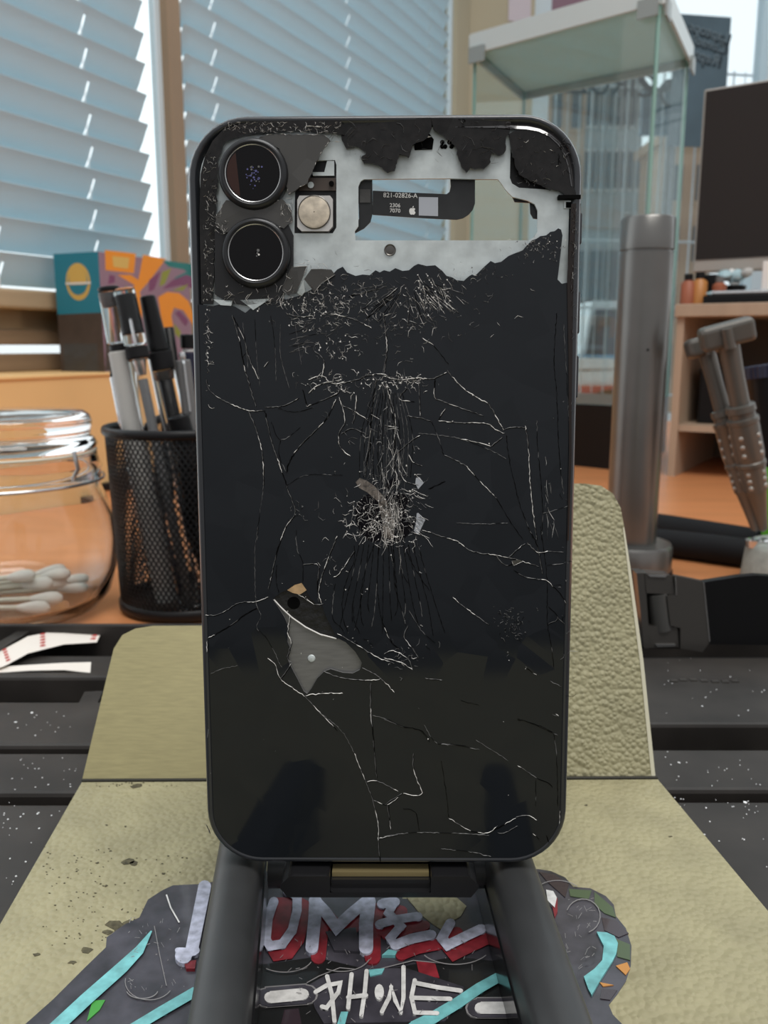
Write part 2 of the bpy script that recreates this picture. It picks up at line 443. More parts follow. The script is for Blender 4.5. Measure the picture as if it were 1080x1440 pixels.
# banner hanging inside the shop window, writing seen from behind
bt0, bt1 = ft(955, 20), ft(1034, 20)
bz0, bz1 = fz(995, 205), fz(995, 18)
ban = thing('window_banner', 'slate blue banner hung in the shop window, lettering seen from behind', 'banner', FW(bt0, .0, bz0))
mb = MB(); fbox(mb, bt0, bt1, -.020, -.017, bz0, bz1, 'banner'); part(ban, 'cloth', mb)
def fmtx(px, py, n): 
    p = on_plane(px, py, CN, N2); r = ROT2.to_4x4()
    # text plane: x along D2, y up, facing the room
    rr = Matrix((D2, WZ, D2.cross(WZ))).transposed().to_4x4()
    return Matrix.Translation(p + N2 * n) @ rr
mb = MB()
for (x, y, s, t, k) in ((1001, 42, .034, 'Laptops', 'banner_ink'), (998, 58, .030, 'Console', 'banner_ink'), (992, 76, .036, 'Repair', 'banner_ink')):
    mt = fmtx(x, y, -.0155) @ Matrix.Rotation(R(-12), 4, 'Z')
    mb.text(t, mt @ Matrix.Translation((.004, -.004, 0)), s * 1.12, k, ext=.0006, mirror=True)
    mb.text(t, mt @ Matrix.Translation((0, 0, .0012)), s, 'banner_lt', ext=.0004, mirror=True)
part(ban, 'lettering', mb)
# lettering on the shop window, seen reversed
wl = thing('window_lettering', 'dark reversed lettering on the shop window behind the glass case', 'lettering', FW(ft(862), -.05, fz(862, 112)))
for tx, x, y, s in (('CIRUZA', 862, 110, .080), ('O', 940, 93, .16), ('TO', 976, 126, .10)):
    mb = MB(); mb.text(tx, fmtx(x, y, -.053), s, 'banner_ink', ext=.001, mirror=True); part(wl, 'letters', mb)
# grille outside the window
gr = thing('security_grille', 'thin white bar grille outside the shop window', 'grille', FW(t_w0, -.2, .5))
for i in range(30):
    t = t_w0 + .02 + i * .033
    mb = MB(); mb.tube([FW(t, -.16, .5), FW(t, -.16, fz(980, 66) if t > ft(905) else fz(860, 100))], .0014 if i % 3 else .0024, 'grille', n=6); part(gr, 'bar', mb)
for y in (72, 100, 330, 430, 560):
    mb = MB(); mb.tube([FW(t_w0, -.163, fz(1000, y)), FW(1.35, -.163, fz(1000, y))], .003, 'grille', n=6); part(gr, 'cross_rail', mb)

# ======================================================= OUTSIDE
mb = MB(); mb.box((6, 18, -.03), (60, 30.8, .04), 'pave'); structure('street_ground', mb)
def bbox_px(x0, x1, ytop, Y, depth, zb=-.01):
    a = at_y(x0, ytop, Y); b = at_y(x1, ytop, Y)
    return a.x, b.x, zb, a.z, Y, Y + depth
def building(label, x0, x1, ytop, Y, depth, wallm, cols, rows, winm='bldg_win', pil=None):
    X0, X1, z0, z1, y0, y1 = bbox_px(x0, x1, ytop, Y, depth)
    r = thing('building', label, 'building', ((X0 + X1) / 2, (y0 + y1) / 2, 0))
    mb = MB(); mb.box(((X0 + X1) / 2, (y0 + y1) / 2, (z0 + z1) / 2), (X1 - X0, y1 - y0, z1 - z0), wallm); part(r, 'wall', mb)
    mb = MB(); mb.box(((X0 + X1) / 2, (y0 + y1) / 2, z1 + .06), (X1 - X0 + .15, y1 - y0 + .15, .12), pil or wallm); part(r, 'roof', mb)
    dx = (X1 - X0) / cols; dz = (z1 - .4) / rows
    for i in range(cols):
        for j in range(rows):
            w = MB(); w.box((X0 + dx * (i + .5), y0 - .02, .3 + dz * (j + .5)), (dx * .62, .05, dz * .68), pil or 'bldg_lt')
            fo = part(r, 'window', w)
            g = MB(); g.box((X0 + dx * (i + .5), y0 - .045, .3 + dz * (j + .5)), (dx * .5, .02, dz * .58), winm); part(fo, 'pane', g)
    return r
building('tan brick building seen through the left of the glass case', 771, 826, 98, 13, 4, 'bldg_tan', 2, 5, pil='bldg_tan')
building('tall blue grey building with rows of dark windows across the street', 824, 908, 96, 15, 3, 'bldg_grey', 8, 5, pil='bldg_lt')
building('tan building half hidden between the grey pole and the monitor', 932, 1010, 203, 12, 1.0, 'bldg_tan', 2, 4, pil='bldg_tan')
building('pale grey building at the end of the street above the monitor', 640, 755, 255, 24, 4, 'bldg_lt', 4, 3, 'bldg_grey')
# house with a gable roof
hx0, hx1, hz0, hz1, hy0, hy1 = bbox_px(806, 895, 322, 9.9, 2.0)
hs = thing('house', 'low house with a brown gable roof across the street', 'house', ((hx0 + hx1) / 2, 10.9, 0))
mb = MB(); mb.box(((hx0 + hx1) / 2, 10.9, hz1 / 2), (hx1 - hx0 - .1, 2.0, hz1), 'bldg_grey'); part(hs, 'wall', mb)
rt = at_y(820, 284, 9.9).z; xm = at_y(822, 300, 9.9).x
mb = MB(); mb.prism([(hx0 - .1, 9.75, hz1), (hx1 + .12, 9.75, hz1 - .02), (xm + .12, 9.75, rt), (xm - .12, 9.75, rt)], (0, 2.3, 0), 'roof'); part(hs, 'roof', mb)
for i in range(4):
    x = hx0 + (hx1 - hx0) * (i + .5) / 4
    w = MB(); w.box((x, 9.88, hz1 * .72), (.12, .05, hz1 * .34), 'bldg_win'); part(hs, 'window', w)
hg_ = at_y(930, 190, 5.0)  # dark awning outside, built as a plain board on an added post
aw = thing('street_awning', 'dark slate awning board seen through the side of the glass case', 'awning', hg_)
a0, a1 = at_y(900, 190, 5.0), at_y(960, 128, 5.0)
mb = MB(); mb.box(((a0.x + a1.x) / 2, 5.0, (a0.z + a1.z) / 2), (a1.x - a0.x, .05, a1.z - a0.z), 'banner'); part(aw, 'awning_board', mb)
mb = MB(); mb.tube([(a1.x - .03, 5.06, 0), (a1.x - .03, 5.06, a1.z)], .03, 'metal', n=10); part(aw, 'post', mb)
# parked vehicles
def vehicle(name, label, cat, x0, x1, Y, h, m, low):
    X0 = at_y(x0, 500, Y).x; X1 = at_y(x1, 500, Y).x; w = X1 - X0
    r = thing(name, label, cat, ((X0 + X1) / 2, Y, 0))
    pr = [(0, .28), (0, .55), (.06, .62), (.22, .66), (.34, h), (.80, h), (.95, .70), (1, .62), (1, .28)]
    mb = MB(); mb.prism([(X0 + a * w, Y, z) for a, z in pr], (0, .9, 0), m); part(r, 'body', mb, bevel=.02)
    mb = MB(); mb.prism([(X0 + a * w, Y - .01, z) for a, z in ((.27, .70), (.37, h - .08), (.78, h - .08), (.88, .72))], (0, .02, 0), 'bldg_win'); part(r, 'window', mb)
    mb = MB(); mb.box(((X0 + X1) / 2, Y - .015, low[0]), (w * .9, .04, low[1]), low[2]); part(r, 'side_stripe', mb)
    for a in (.2, .8):
        mb = MB(); mb.lathe([(0, -.1), (.28, -.1), (.3, 0), (.28, .1), (0, .1)], 'black', n=20, mtx=Matrix.Translation((X0 + a * w, Y + .05, .29)) @ Matrix.Rotation(R(90), 4, 'X')); part(r, 'wheel', mb)
vehicle('parked_van', 'white van with a blue stripe parked across the street', 'van', 790, 905, 8.2, 1.3, 'car_white', (.72, .18, 'car_blue'))
vehicle('parked_car', 'white car with a red stripe parked in front of the van', 'car', 770, 884, 6.6, .80, 'car_white', (.52, .16, 'car_red'))

# ======================================================= DESK
dk = thing('desk', 'orange brown wood desk running under the windows', 'desk', (0.2, .7, 0))
mb = MB()
e0 = W(wu(-130), SILL_N, 0); e1 = W(u_c, SILL_N, 0)
mb.prism([(-.62, -.15, DESK), (1.15, -.15, DESK), (1.15, 1.75, DESK), (e1.x - (e1.y - 1.75) * .411 / .9116 + .002, 1.75, DESK), (e0.x + .002, e0.y, DESK), (-.62, e0.y, DESK)], (0, 0, -.03), 'desk'); part(dk, 'desk_top', mb)
for x, y in ((-.5, -.08), (1.05, -.08), (1.05, 1.65), (.05, 1.55)):
    mb = MB(); mb.box((x, y, .36), (.05, .05, .72), 'metal_dk'); part(dk, 'leg', mb)

# ======================================================= TRAY
TY = lambda y: at_z(540, y, TRAY).y
tr = thing('slatted_tray', 'black ribbed plastic tray dusted with white lint under the khaki mat', 'tray', (0, .25, DESK))
mb = MB(); mb.box((0, .1, DESK + .002), (.66, .596, .004), 'tray_dark'); part(tr, 'tray_floor', mb)
def slab(mb, x0, x1, y0, y1, zt=TRAY, h=.012, m='tray'):
    mb.box(((x0 + x1) / 2, (y0 + y1) / 2, zt - h / 2), (x1 - x0, y1 - y0, h), m)
yb = TY(879)
mb = MB(); slab(mb, -.33, .33, yb - .003, yb, TRAY + .001, .018); part(tr, 'back_rail', mb, bevel=.0008)
for (xa, xb, spans) in ((-.33, -.055, [(952, 944), (1048, 986), (1115, 1058), (1700, 1130)]), (-.05, .33, [(1018, 924), (1110, 1053), (1700, 1126)])):
    for a, b in spans:
        mb = MB(); slab(mb, xa, xb, TY(a) if a < 1500 else -.19, TY(b)); part(tr, 'rib', mb, bevel=.0014)
# lower shelf strip inside the left recess and slanted struts
mb = MB(); slab(mb, -.33, -.055, TY(940), TY(905), TRAY - .006, .006); part(tr, 'inner_ledge', mb)
def strut(x0, y0, x1, y1, wd, zt=TRAY - .002):
    a, b = at_z(x0, y0, zt), at_z(x1, y1, zt); d = (b - a).normalized(); s = Vector((-d.y, d.x, 0)) * wd / 2
    mb = MB(); mb.prism([a - s, b - s, b + s, a + s], (0, 0, -.008), 'tray'); part(tr, 'strut', mb)
strut(-30, 925, 34, 887, .006); strut(96, 1045, 132, 972, .007)
mb = MB()
p = at_z(990, 958, TRAY)
for i in range(7): mb.box(p + Vector((-.012 + i * .004, .001 * math.sin(i), .0002)), (.0026, .0022, .0006), 'metal_dk')
part(tr, 'raised_lettering', mb)
mb = MB()
def speck(px, py, r):
    q = at_z(px, py, TRAY + .0002); mb.disc(q, r, 'lint', (random.uniform(-.3, .3), random.uniform(-.3, .3), 1), .0002, 5)
for i in range(70): speck(random.uniform(0, 110), random.choice([random.uniform(1000, 1045), random.uniform(1060, 1112), random.gauss(1140, 12), random.uniform(1135, 1250)]), random.uniform(.00008, .00028))
for i in range(80): speck(random.uniform(930, 1080), random.choice([random.uniform(925, 1015), random.uniform(1056, 1108), random.gauss(1132, 6), random.uniform(1130, 1230)]), random.uniform(.00008, .00030))
speck(22, 1015, .0006); speck(45, 1002, .0005); speck(955, 1072, .0005); speck(1048, 1128, .0006)
o = part(tr, 'lint', mb); o['kind'] = 'stuff'

# ======================================================= KHAKI MAT
km = thing('khaki_leather_mat', 'khaki leather textured folding mat lying under the phone stand', 'mat', (0, .18, MAT))
T = .0028
mb = MB()
mp = [at_z(115, 1100, MAT), at_z(925, 1096, MAT), at_z(1080, 1281, MAT), Vector((.10, -.12, MAT)), Vector((-.10, -.12, MAT)), at_z(0, 1300, MAT)]
mb.prism([p for p in mp], (0, 0, -T), 'khaki', side='khaki_edge'); part(km, 'mat_sheet', mb)
fa, fb = at_z(115, 1099, MAT), at_z(925, 1095, MAT)
fdir = (fb - fa).normalized()
def flap(name, px, lean, m, ext):
    back = Vector((-fdir.y, fdir.x, 0)); updir = (back * math.sin(lean) + WZ * math.cos(lean)).normalized()
    n = fdir.cross(updir)
    base = fa + updir * .0004 + back * .0008
    pts = [on_plane(x, y, base, n) for x, y in px]
    mb = MB(); mb.prism(pts, (n * -ext if n.y < 0 else n * ext), m, side='khaki_edge' if name == 'right_flap' else m)
    part(km, 'raised_flap', mb)
    return n
flap('left_flap', [(115, 1098.5), (430, 1097), (430, 879), (215, 880), (190, 884), (172, 893), (160, 912), (153, 940)], R(38), 'khaki_smooth', .0015)
def binding(px, lean):
    back = Vector((-fdir.y, fdir.x, 0)); updir = (back * math.sin(lean) + WZ * math.cos(lean)).normalized(); n = fdir.cross(updir)
    n = n if n.y < 0 else -n
    base = fa + updir * .0004 + back * .0008 + n * .0003
    mb = MB(); mb.prism([on_plane(x, y, base, n) for x, y in px], -n * .0003, 'khaki_edge'); part(km, 'edge_binding', mb)
binding([(916.5, 1094.5), (922, 1094.5), (905, 930), (887, 800), (878, 742), (876, 742), (883, 800), (900, 930)], R(17))
flap('right_flap', [(690, 1096), (922, 1094.5), (905, 930), (887, 800), (878, 742), (873, 715), (862, 694), (845, 683), (822, 680), (690, 679)], R(17), 'khaki_flap', .0035)
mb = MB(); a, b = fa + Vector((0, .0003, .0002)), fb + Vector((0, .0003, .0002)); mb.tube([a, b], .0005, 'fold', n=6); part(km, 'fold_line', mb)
mb = MB()
def blotch(px, py, r, n=9, sx=1.6):
    pts = []
    for k in range(n):
        a = 2 * math.pi * k / n; q = random.uniform(.5, 1.15)
        pts.append(at_z(px + math.cos(a) * r * q * sx, py + math.sin(a) * r * q * .7, MAT + .00012))
    mb.prism(pts, (0, 0, -.0001), 'stain')
for x, y, r in ((192, 1105, 6), (180, 1211, 7), (188, 1214, 5), (165, 1303, 12), (180, 1298, 8), (150, 1310, 6), (122, 1335, 7), (102, 1353, 4), (52, 1342, 4), (137, 1213, 2), (150, 1160, 1.5), (176, 1162, 1.5), (230, 1228, 2), (824, 1132, 1.6), (943, 1176, 1.8), (150, 1245, 1.5)): blotch(x, y, r)
for i in range(150): blotch(random.uniform(60, 270), random.uniform(1190, 1330), random.uniform(.4, 1.3), 5)
for i in range(40): blotch(random.uniform(130, 260), random.uniform(1097, 1106), random.uniform(.3, 1.0), 5)
o = part(km, 'stain', mb); o['kind'] = 'stuff'

# ======================================================= STICKER
ST = MB(); LZ = MAT
ZC = [0]
def zlay(k): return MAT + .00015 + k * .0002 + ZC[0] * 4e-7
def spoly(px, m, k, off=(0, 0), sc_=1.0):
    ZC[0] += 1
    pts = [at_z(off[0] + x / sc_, off[1] + y / sc_, zlay(k)) for x, y in px]
    ST.prism(pts, (0, 0, -(zlay(k) - MAT)), m)
def stroke(px, wd, m, k, off=(0, 0), sc_=1.0, shift=(0, 0), closed=False):
    P = [Vector((off[0] + x / sc_ + shift[0], off[1] + y / sc_ + shift[1])) for x, y in px]
    if closed: P = P + [P[0]]
    ws = wd if isinstance(wd, (list, tuple)) else [wd] * len(P)
    L, Rr = [], []
    for i, p in enumerate(P):
        a = P[i] - P[i - 1] if i else P[1] - P[0]; b = P[i + 1] - P[i] if i < len(P) - 1 else a
        t = (a.normalized() + b.normalized()); t = t.normalized() if t.length > .2 else a.normalized()
        n = Vector((-t.y, t.x)); c = max(.6, n.dot(Vector((-a.y, a.x)).normalized()))
        L.append(p + n * ws[i] / 2 / c); Rr.append(p - n * ws[i] / 2 / c)
    for i in range(len(P) - 1):
        ZC[0] += 1
        q = [at_z(v.x, v.y, zlay(k)) for v in (L[i], L[i + 1], Rr[i + 1], Rr[i])]
        ST.prism(q, (0, 0, -.00005), m)
    if min(ws) > 4:
        for i in (0, len(P) - 1): cap(P[i].x, P[i].y, ws[i] / 2, m, k)
        for i in range(1, len(P) - 1): cap(P[i].x, P[i].y, ws[i] / 2 * .96, m, k)
def cap(x, y, r, m, k): 
    spoly([(x + r * math.cos(t * math.pi / 6), y + r * .9 * math.sin(t * math.pi / 6)) for t in range(12)], m, k)
spoly([(30, 1445), (75, 1405), (120, 1360), (149, 1332), (150, 1318), (175, 1300), (196, 1290), (208, 1265), (228, 1252), (243, 1245), (283, 1243),
       (400, 1222), (560, 1222), (566, 1264), (640, 1262), (680, 1225), (757, 1222), (775, 1225), (795, 1234), (806, 1247), (830, 1249), (852, 1260), (863, 1272), (866, 1288), (880, 1305),
       (888, 1330), (887, 1358), (880, 1380), (868, 1398), (856, 1413), (862, 1427), (880, 1445), (900, 1520), (-40, 1520)], 'st_base', 0)
# black inner band between the lettering rows
spoly([(340, 1360), (400, 1352), (440, 1346), (470, 1352), (520, 1364), (560, 1360), (640, 1345), (700, 1352), (720, 1380), (720, 1450), (340, 1450)], 'st_dark', 1)
spoly([(585, 1350), (612, 1355), (618, 1375), (590, 1372)], 'st_red', 2); spoly([(400, 1420), (420, 1418), (424, 1440), (395, 1440)], 'st_plum', 2)
# facets round the right edge
for pts, m in (([(758, 1226), (780, 1230), (800, 1244), (795, 1262), (770, 1240)], 'st_plum'), ([(800, 1250), (832, 1252), (828, 1264), (802, 1260)], 'st_dgreen'),
               ([(836, 1254), (862, 1276), (866, 1290), (850, 1284), (836, 1272)], 'st_dgreen'), ([(846, 1290), (866, 1294), (884, 1312), (870, 1318), (850, 1308)], 'st_plum'),
               ([(866, 1320), (886, 1328), (886, 1350), (868, 1345)], 'st_dgreen'), ([(866, 1358), (882, 1353), (886, 1362), (880, 1371)], 'st_orange'),
               ([(843, 1381), (863, 1385), (848, 1387)], 'st_orange'), ([(846, 1390), (868, 1392), (858, 1406), (844, 1404)], 'st_plum'),
               ([(130, 1407), (148, 1406), (140, 1420), (122, 1436)], 'st_green'), ([(572, 1262), (640, 1260), (656, 1274), (648, 1288), (634, 1296), (622, 1308), (606, 1297), (592, 1286)], 'khaki')):
    spoly(pts, m, 1)
c6s = ((300, 1180), 2.7)
O = [(230, 235), (208, 300), (200, 380), (215, 405), (262, 398), (300, 345), (318, 270), (318, 215), (280, 195)]
Mm1 = [(388, 235), (385, 300), (374, 412)]; Mm2 = [(384, 232), (425, 275), (468, 335), (520, 285), (585, 232)]; Mm3 = [(590, 235), (580, 320), (580, 412)]
E1 = [(640, 245), (690, 238)]; E2 = [(630, 322), (690, 305), (778, 292)]; E3 = [(690, 235), (665, 280), (712, 330), (672, 375), (690, 402)]; E4 = [(690, 402), (750, 378), (828, 362)]
Ll = [(900, 318), (868, 375), (890, 402), (950, 372), (1018, 340)]
for s, wd in ((O, 13), (Mm1, 18), (Mm2, 16), (Mm3, 20), (E1, 14), (E2, 12), (E3, 12), (E4, 14), (Ll, 14)):
    stroke(s, wd + 3, 'st_red', 2, *c6s, shift=(9, 13))
spoly([(388, 1262), (412, 1262), (408, 1300), (392, 1322), (384, 1318), (382, 1290)], 'st_red', 2)
spoly([(458, 1310), (500, 1304), (508, 1338), (470, 1336)], 'st_base', 3)
for s, wd in ((O, 13), (Mm1, 18), (Mm2, 16), (Mm3, 20), (E1, 14), (E2, 12), (E3, 12), (E4, 14), (Ll, 14)):
    stroke(s, wd, 'st_lav', 4, *c6s)
# PHONE row
stroke([(355, 545), (400, 520), (480, 488), (600, 500), (760, 460), (860, 470)], 1.2, 'st_line', 2, *c6s)
spoly([(x / 2.7 + 300, y / 2.7 + 1180) for x, y in ((360, 555), (430, 515), (560, 490), (735, 490), (950, 560), (955, 600), (880, 690), (420, 700), (385, 640))], 'st_base', 2)
for s in ([(432, 520), (450, 590), (460, 690)], [(388, 580), (430, 555), (482, 545), (475, 580), (430, 640), (412, 635)], [(525, 512), (520, 560), (512, 640)], [(582, 500), (575, 580), (562, 668)], [(512, 600), (580, 592)],
          [(640, 655), (668, 600), (675, 560), (690, 610), (712, 655), (722, 600), (722, 485)], [(765, 535), (752, 600), (765, 655)], [(765, 545), (850, 562), (940, 575)], [(760, 602), (820, 604), (900, 606)], [(765, 658), (850, 660)]):
    stroke(s, 6.0, 'st_white', 4, *c6s)
spoly([(300 + (630 + 18 * math.cos(t * .5236)) / 2.7, 1180 + (580 + 30 * math.sin(t * .5236)) / 2.7) for t in range(12)], 'st_white', 4)
for x0, y0, x1, y1 in ((216, 600, 340, 588), (1015, 640, 1120, 640)):
    stroke([(x0 - 18, y0), (x1 + 18, y1)], 30, 'st_line', 2, *c6s); stroke([(x0 - 14, y0), (x1 + 14, y1)], 27, 'st_base', 3, *c6s)
    stroke([(x0, y0), (x1, y1)], 17, 'st_white', 4, *c6s)
# teal swooshes
stroke([(760, 715), (830, 680), (930, 620), (1010, 565), (1090, 520)], [18, 17, 16, 15, 14], 'st_teal', 3, *c6s)
for pts in ([(640, 440), (665, 418), (698, 425), (690, 440)], [(590, 495), (650, 490), (640, 510), (595, 520)], [(470, 702), (485, 655), (512, 655), (500, 702)], [(860, 640), (935, 600), (950, 625), (880, 670)]):
    spoly(pts, 'st_teal', 3, *c6s)
stroke([(213, 1309), (196, 1336), (172, 1360), (120, 1406), (60, 1462)], [2, 13, 17, 18, 19], 'st_teal', 2)
stroke([(275, 1394), (230, 1420), (180, 1450)], 14, 'st_teal', 2)
spoly([(839, 1310), (853, 1311), (864, 1316), (869, 1326), (867, 1340), (861, 1352), (848, 1372), (832, 1399), (827, 1390), (821, 1373), (836, 1362), (847, 1350), (849, 1330)], 'st_teal', 2)
# letter fragments either side of the stand
stroke([(288, 1246), (279, 1290), (270, 1334)], 18, 'st_lav', 4); stroke([(274, 1336), (262, 1340), (250, 1336)], [14, 14, 8], 'st_lav', 4); cap(258, 1344, 12, 'st_lav', 4); spoly([(258, 1352), (276, 1350), (274, 1362), (262, 1362)], 'st_red', 3)
spoly([(768, 1251), (778, 1253), (783, 1262), (780, 1276), (770, 1266)], 'st_white', 3); spoly([(776, 1272), (784, 1262), (784, 1282), (780, 1290)], 'st_red', 2)
# bubble outlines and scratches
def arc(cx, cy, rx, ry, a0, a1, wd, m='st_line', k=1, n=14):
    stroke([(cx + rx * math.cos(R(a0 + (a1 - a0) * i / n)), cy + ry * math.sin(R(a0 + (a1 - a0) * i / n))) for i in range(n + 1)], wd, m, k)
arc(820, 1288, 24, 24, 200, 430, 1.2); arc(784, 1262, 36, 24, 210, 320, 1.0); arc(210, 1380, 34, 26, 30, 190, 1.0); arc(200, 1392, 22, 12, 10, 170, 1.2)
stroke([(217, 1302), (224, 1340), (234, 1386)], 1.0, 'st_line', 1); stroke([(234, 1258), (240, 1276), (252, 1297)], 2.0, 'st_white', 1)
arc(400, 1345, 40, 22, 20, 130, 1.2, k=2); arc(480, 1340, 42, 26, 20, 120, 1.2, k=3); arc(640, 1330, 50, 26, 30, 150, 1.2, k=3)
for i in range(150):
    x, y = random.choice([(random.uniform(395, 680), random.uniform(1320, 1362)), (random.uniform(790, 840), random.uniform(1262, 1365)), (random.uniform(180, 260), random.uniform(1290, 1400)), (random.uniform(400, 640), random.uniform(1370, 1435))])
    a = random.uniform(0, 3.14); l = random.uniform(1, 9)
    stroke([(x, y), (x + l * math.cos(a), y + l * math.sin(a))], random.uniform(.3, .8), 'st_line', 5)
tag(ST.build('graffiti_sticker'), 'torn charcoal graffiti sticker with lavender and red letters stuck on the khaki mat', 'sticker')

# ======================================================= PHONE
r1 = Vector((.99993, .00175, -.01159)); r2 = Vector((.01117, .99205, -.12535)); tc = Vector((.00026, .00054, .17315))
c2w = lambda v: RT * v.x + UP * v.y + FWD * v.z
ax = c2w(r1).normalized(); ay = c2w(r2); ay = (ay - ax * ay.dot(ax)).normalized(); az = ax.cross(ay)
PM = Matrix((ax, ay, az)).transposed().to_4x4(); PM.translation = CAM + c2w(tc)
PMI = PM.inverted()
ph = thing('smartphone', 'black smartphone with shattered back glass and two cameras, standing in the black stand', 'phone', local=True)
ph.matrix_world = PM
def pp(px, py, z=0.0):
    """photo pixel -> point of the phone (phone frame) at height z over its back"""
    p = on_plane(px, py, PM @ Vector((0, 0, z)), az); return PMI @ p
def PP(px, off=(0, 0), s=1.0, z=0.0): return [pp(off[0] + x / s, off[1] + y / s, z) for x, y in px]
PW, PH, PR = .0757, .1509, .0118
def rrect(w, h, r, n=10):
    pts = []
    for cx, cy, a in ((w / 2 - r, h / 2 - r, 0), (-w / 2 + r, h / 2 - r, 90), (-w / 2 + r, -h / 2 + r, 180), (w / 2 - r, -h / 2 + r, 270)):
        for k in range(n + 1):
            t = R(a + 90 * k / n); pts.append((cx + r * math.cos(t), cy + r * math.sin(t)))
    return pts
secs = [(.0024, -.0060), (.0024, -.0013), (.0020, -.0009), (.0017, -.00025), (.0012, .00005), (.0007, -.0001), (.0003, -.0008), (.00003, -.0018), (0, -.0030), (0, -.0058), (.00004, -.0066), (.0004, -.0076), (.0010, -.0082), (.0016, -.0083), (.0024, -.0081), (.0024, -.0060)]
mb = MB(); vs = []; fs = []
for ins, z in secs:
    vs += [(x, y, z) for x, y in rrect(PW - 2 * ins, PH - 2 * ins, PR - ins)]
n = len(rrect(1, 1, .1))
for i in range(len(secs) - 1):
    for k in range(n): fs.append((i * n + k, i * n + (k + 1) % n, (i + 1) * n + (k + 1) % n, (i + 1) * n + k))
mb.add(vs, [f[::-1] for f in fs], 'frame'); frame = part(ph, 'frame', mb, smooth=50)
for y0, y1 in ((300, 345), (410, 470), (500, 560)):
    a, b = pp(822, y0, -.004), pp(820, y1, -.004)
    mb = MB(); mb.box((PW / 2 + .0001, (a.y + b.y) / 2, -.0041), (.0010, abs(a.y - b.y), .0026), 'frame'); part(ph, 'side_button', mb, bevel=.0004)
# antenna gap on the right edge
g = pp(822, 277)
mb = MB(); mb.box((PW / 2 - .0026, g.y, -.0020), (.0042, .0007, .0046), 'crackD'); part(frame, 'antenna_gap', mb)
# silver chassis plate
hole = [(500, 338), (499, 325), (504, 318), (504, 262), (507, 255), (512, 252), (632, 251), (668, 252), (700, 252), (705, 258), (712, 268), (721, 277), (742, 282), (752, 287), (756, 296), (756, 326), (750, 334), (744, 338)]
flashh = [(415, 246), (430, 226), (471, 225), (473, 232), (473, 320), (468, 328), (414, 328)]
cornerh = [(718, 210), (724, 222), (748, 246), (790, 262), (790, 268), (730, 264), (720, 258), (717, 250)]
plate_out = [(x, y, -.0011) for x, y in rrect(PW - .0048, PH - .0048, PR - .0024)]
mb = MB(); mb.prism(plate_out, (0, 0, -.0006), 'alu', holes=[PP(hole, z=-.0011), PP(flashh, z=-.0011), PP(cornerh, z=-.0011)]); plate = part(ph, 'chassis_plate', mb)
mb = MB()
c = pp(548.5, 351.5, -.0010); mb.lathe([(.00001, .0001), (.0006, .0001), (.00085, .00005), (.00105, .00018), (.0012, -.0002)], 'metal_dk', n=24, mtx=Matrix.Translation(c)); part(plate, 'screw', mb, smooth=40)
mb = MB()
for x, y in ((622, 200), (632, 200), (626, 206), (635, 206), (622, 206)): mb.disc(pp(x, y, -.00095), .00042, 'crackD', h=.0001, n=14)
part(plate, 'speaker_hole', mb)
mb = MB(); mb.prism(PP([(582, 196), (586, 188), (604, 188), (610, 196), (608, 210), (583, 211)], z=-.0009), (0, 0, -.0001), 'crackD')
mb.prism(PP([(595, 189), (607, 192), (600, 194), (592, 194)], z=-.0008), (0, 0, -.0001), 'crackL'); part(plate, 'connector', mb)
mb = MB(); mb.prism(PP([(793, 282), (803, 282), (803, 293), (793, 293)], z=-.0008), (0, 0, -.0002), 'alu'); mb.prism(PP([(796, 284), (803, 284), (803, 292), (796, 292)], z=-.0007), (0, 0, -.0001), 'crackD'); part(plate, 'clip', mb)
# black cup behind the upper right opening, bottom behind flash
mb = MB(); mb.prism(PP([(712, 200), (800, 215), (806, 272), (722, 270), (712, 256)], z=-.0019), (0, 0, -.0008), 'frame_in'); part(ph, 'antenna_cover', mb)
# flex cable across the opening
ZF = -.0022
mb = MB()
fl = [(633, 248), (668, 248), (668, 286), (665, 295), (659, 302), (651, 307), (642, 309), (600, 307), (524, 302), (524, 268), (560, 270), (628, 273), (632, 270), (634, 262)]
mb.prism(PP(fl, z=ZF), (0, 0, -.00025), 'flex')
mb.prism(PP([(503, 249), (523.5, 249), (524, 300), (521, 312), (512, 321), (499, 328), (499, 316), (505, 308)], z=ZF - .0002), (0, 0, -.0004), 'flex')
mb.prism(PP([(719, 274), (746, 276), (757, 286), (757, 308), (750, 307), (746, 300), (745, 285), (724, 284)], z=ZF), (0, 0, -.0004), 'flex')
flex = part(ph, 'flex_cable', mb)
def ptxt(m_, body, px, py, size, z, rot=0, m='print'):
    m_.text(body, Matrix.Translation(pp(px, py, z)) @ Matrix.Rotation(R(rot), 4, 'Z'), size, m, ext=.00002)
mb = MB()
for b, x, y, s in (('821-02826-A', 563, 275, .00125), ('2306', 555.5, 289, .00105), ('7070', 555.5, 296.5, .00105)):
    ptxt(mb, b, x, y, s, ZF + .00005, rot=-1.5)
part(flex, 'printed_text', mb)
APPLE = [(0, .62), (.20, .70), (.42, .68), (.60, .58), (.72, .44), (.60, .30), (.53, .10), (.57, -.14), (.70, -.30), (.80, -.36), (.70, -.62), (.52, -.86), (.36, -.98), (.18, -.94), (0, -.88), (-.18, -.94), (-.36, -.98), (-.54, -.84), (-.72, -.56), (-.82, -.24), (-.84, .06), (-.76, .36), (-.60, .58), (-.40, .68), (-.20, .68)]
LEAF = [(0, .76), (.02, .96), (.14, 1.14), (.34, 1.24), (.34, 1.06), (.22, .88)]
def apple(m_, px, py, s, z, m, h=.00003):
    c = pp(px, py, z)
    for P in (APPLE, LEAF): m_.prism([c + Vector((x * s, y * s, 0)) for x, y in P], (0, 0, -h), m)
mb = MB(); apple(mb, 580, 296.5, .00075, ZF + .00006, 'print'); part(flex, 'printed_logo', mb)
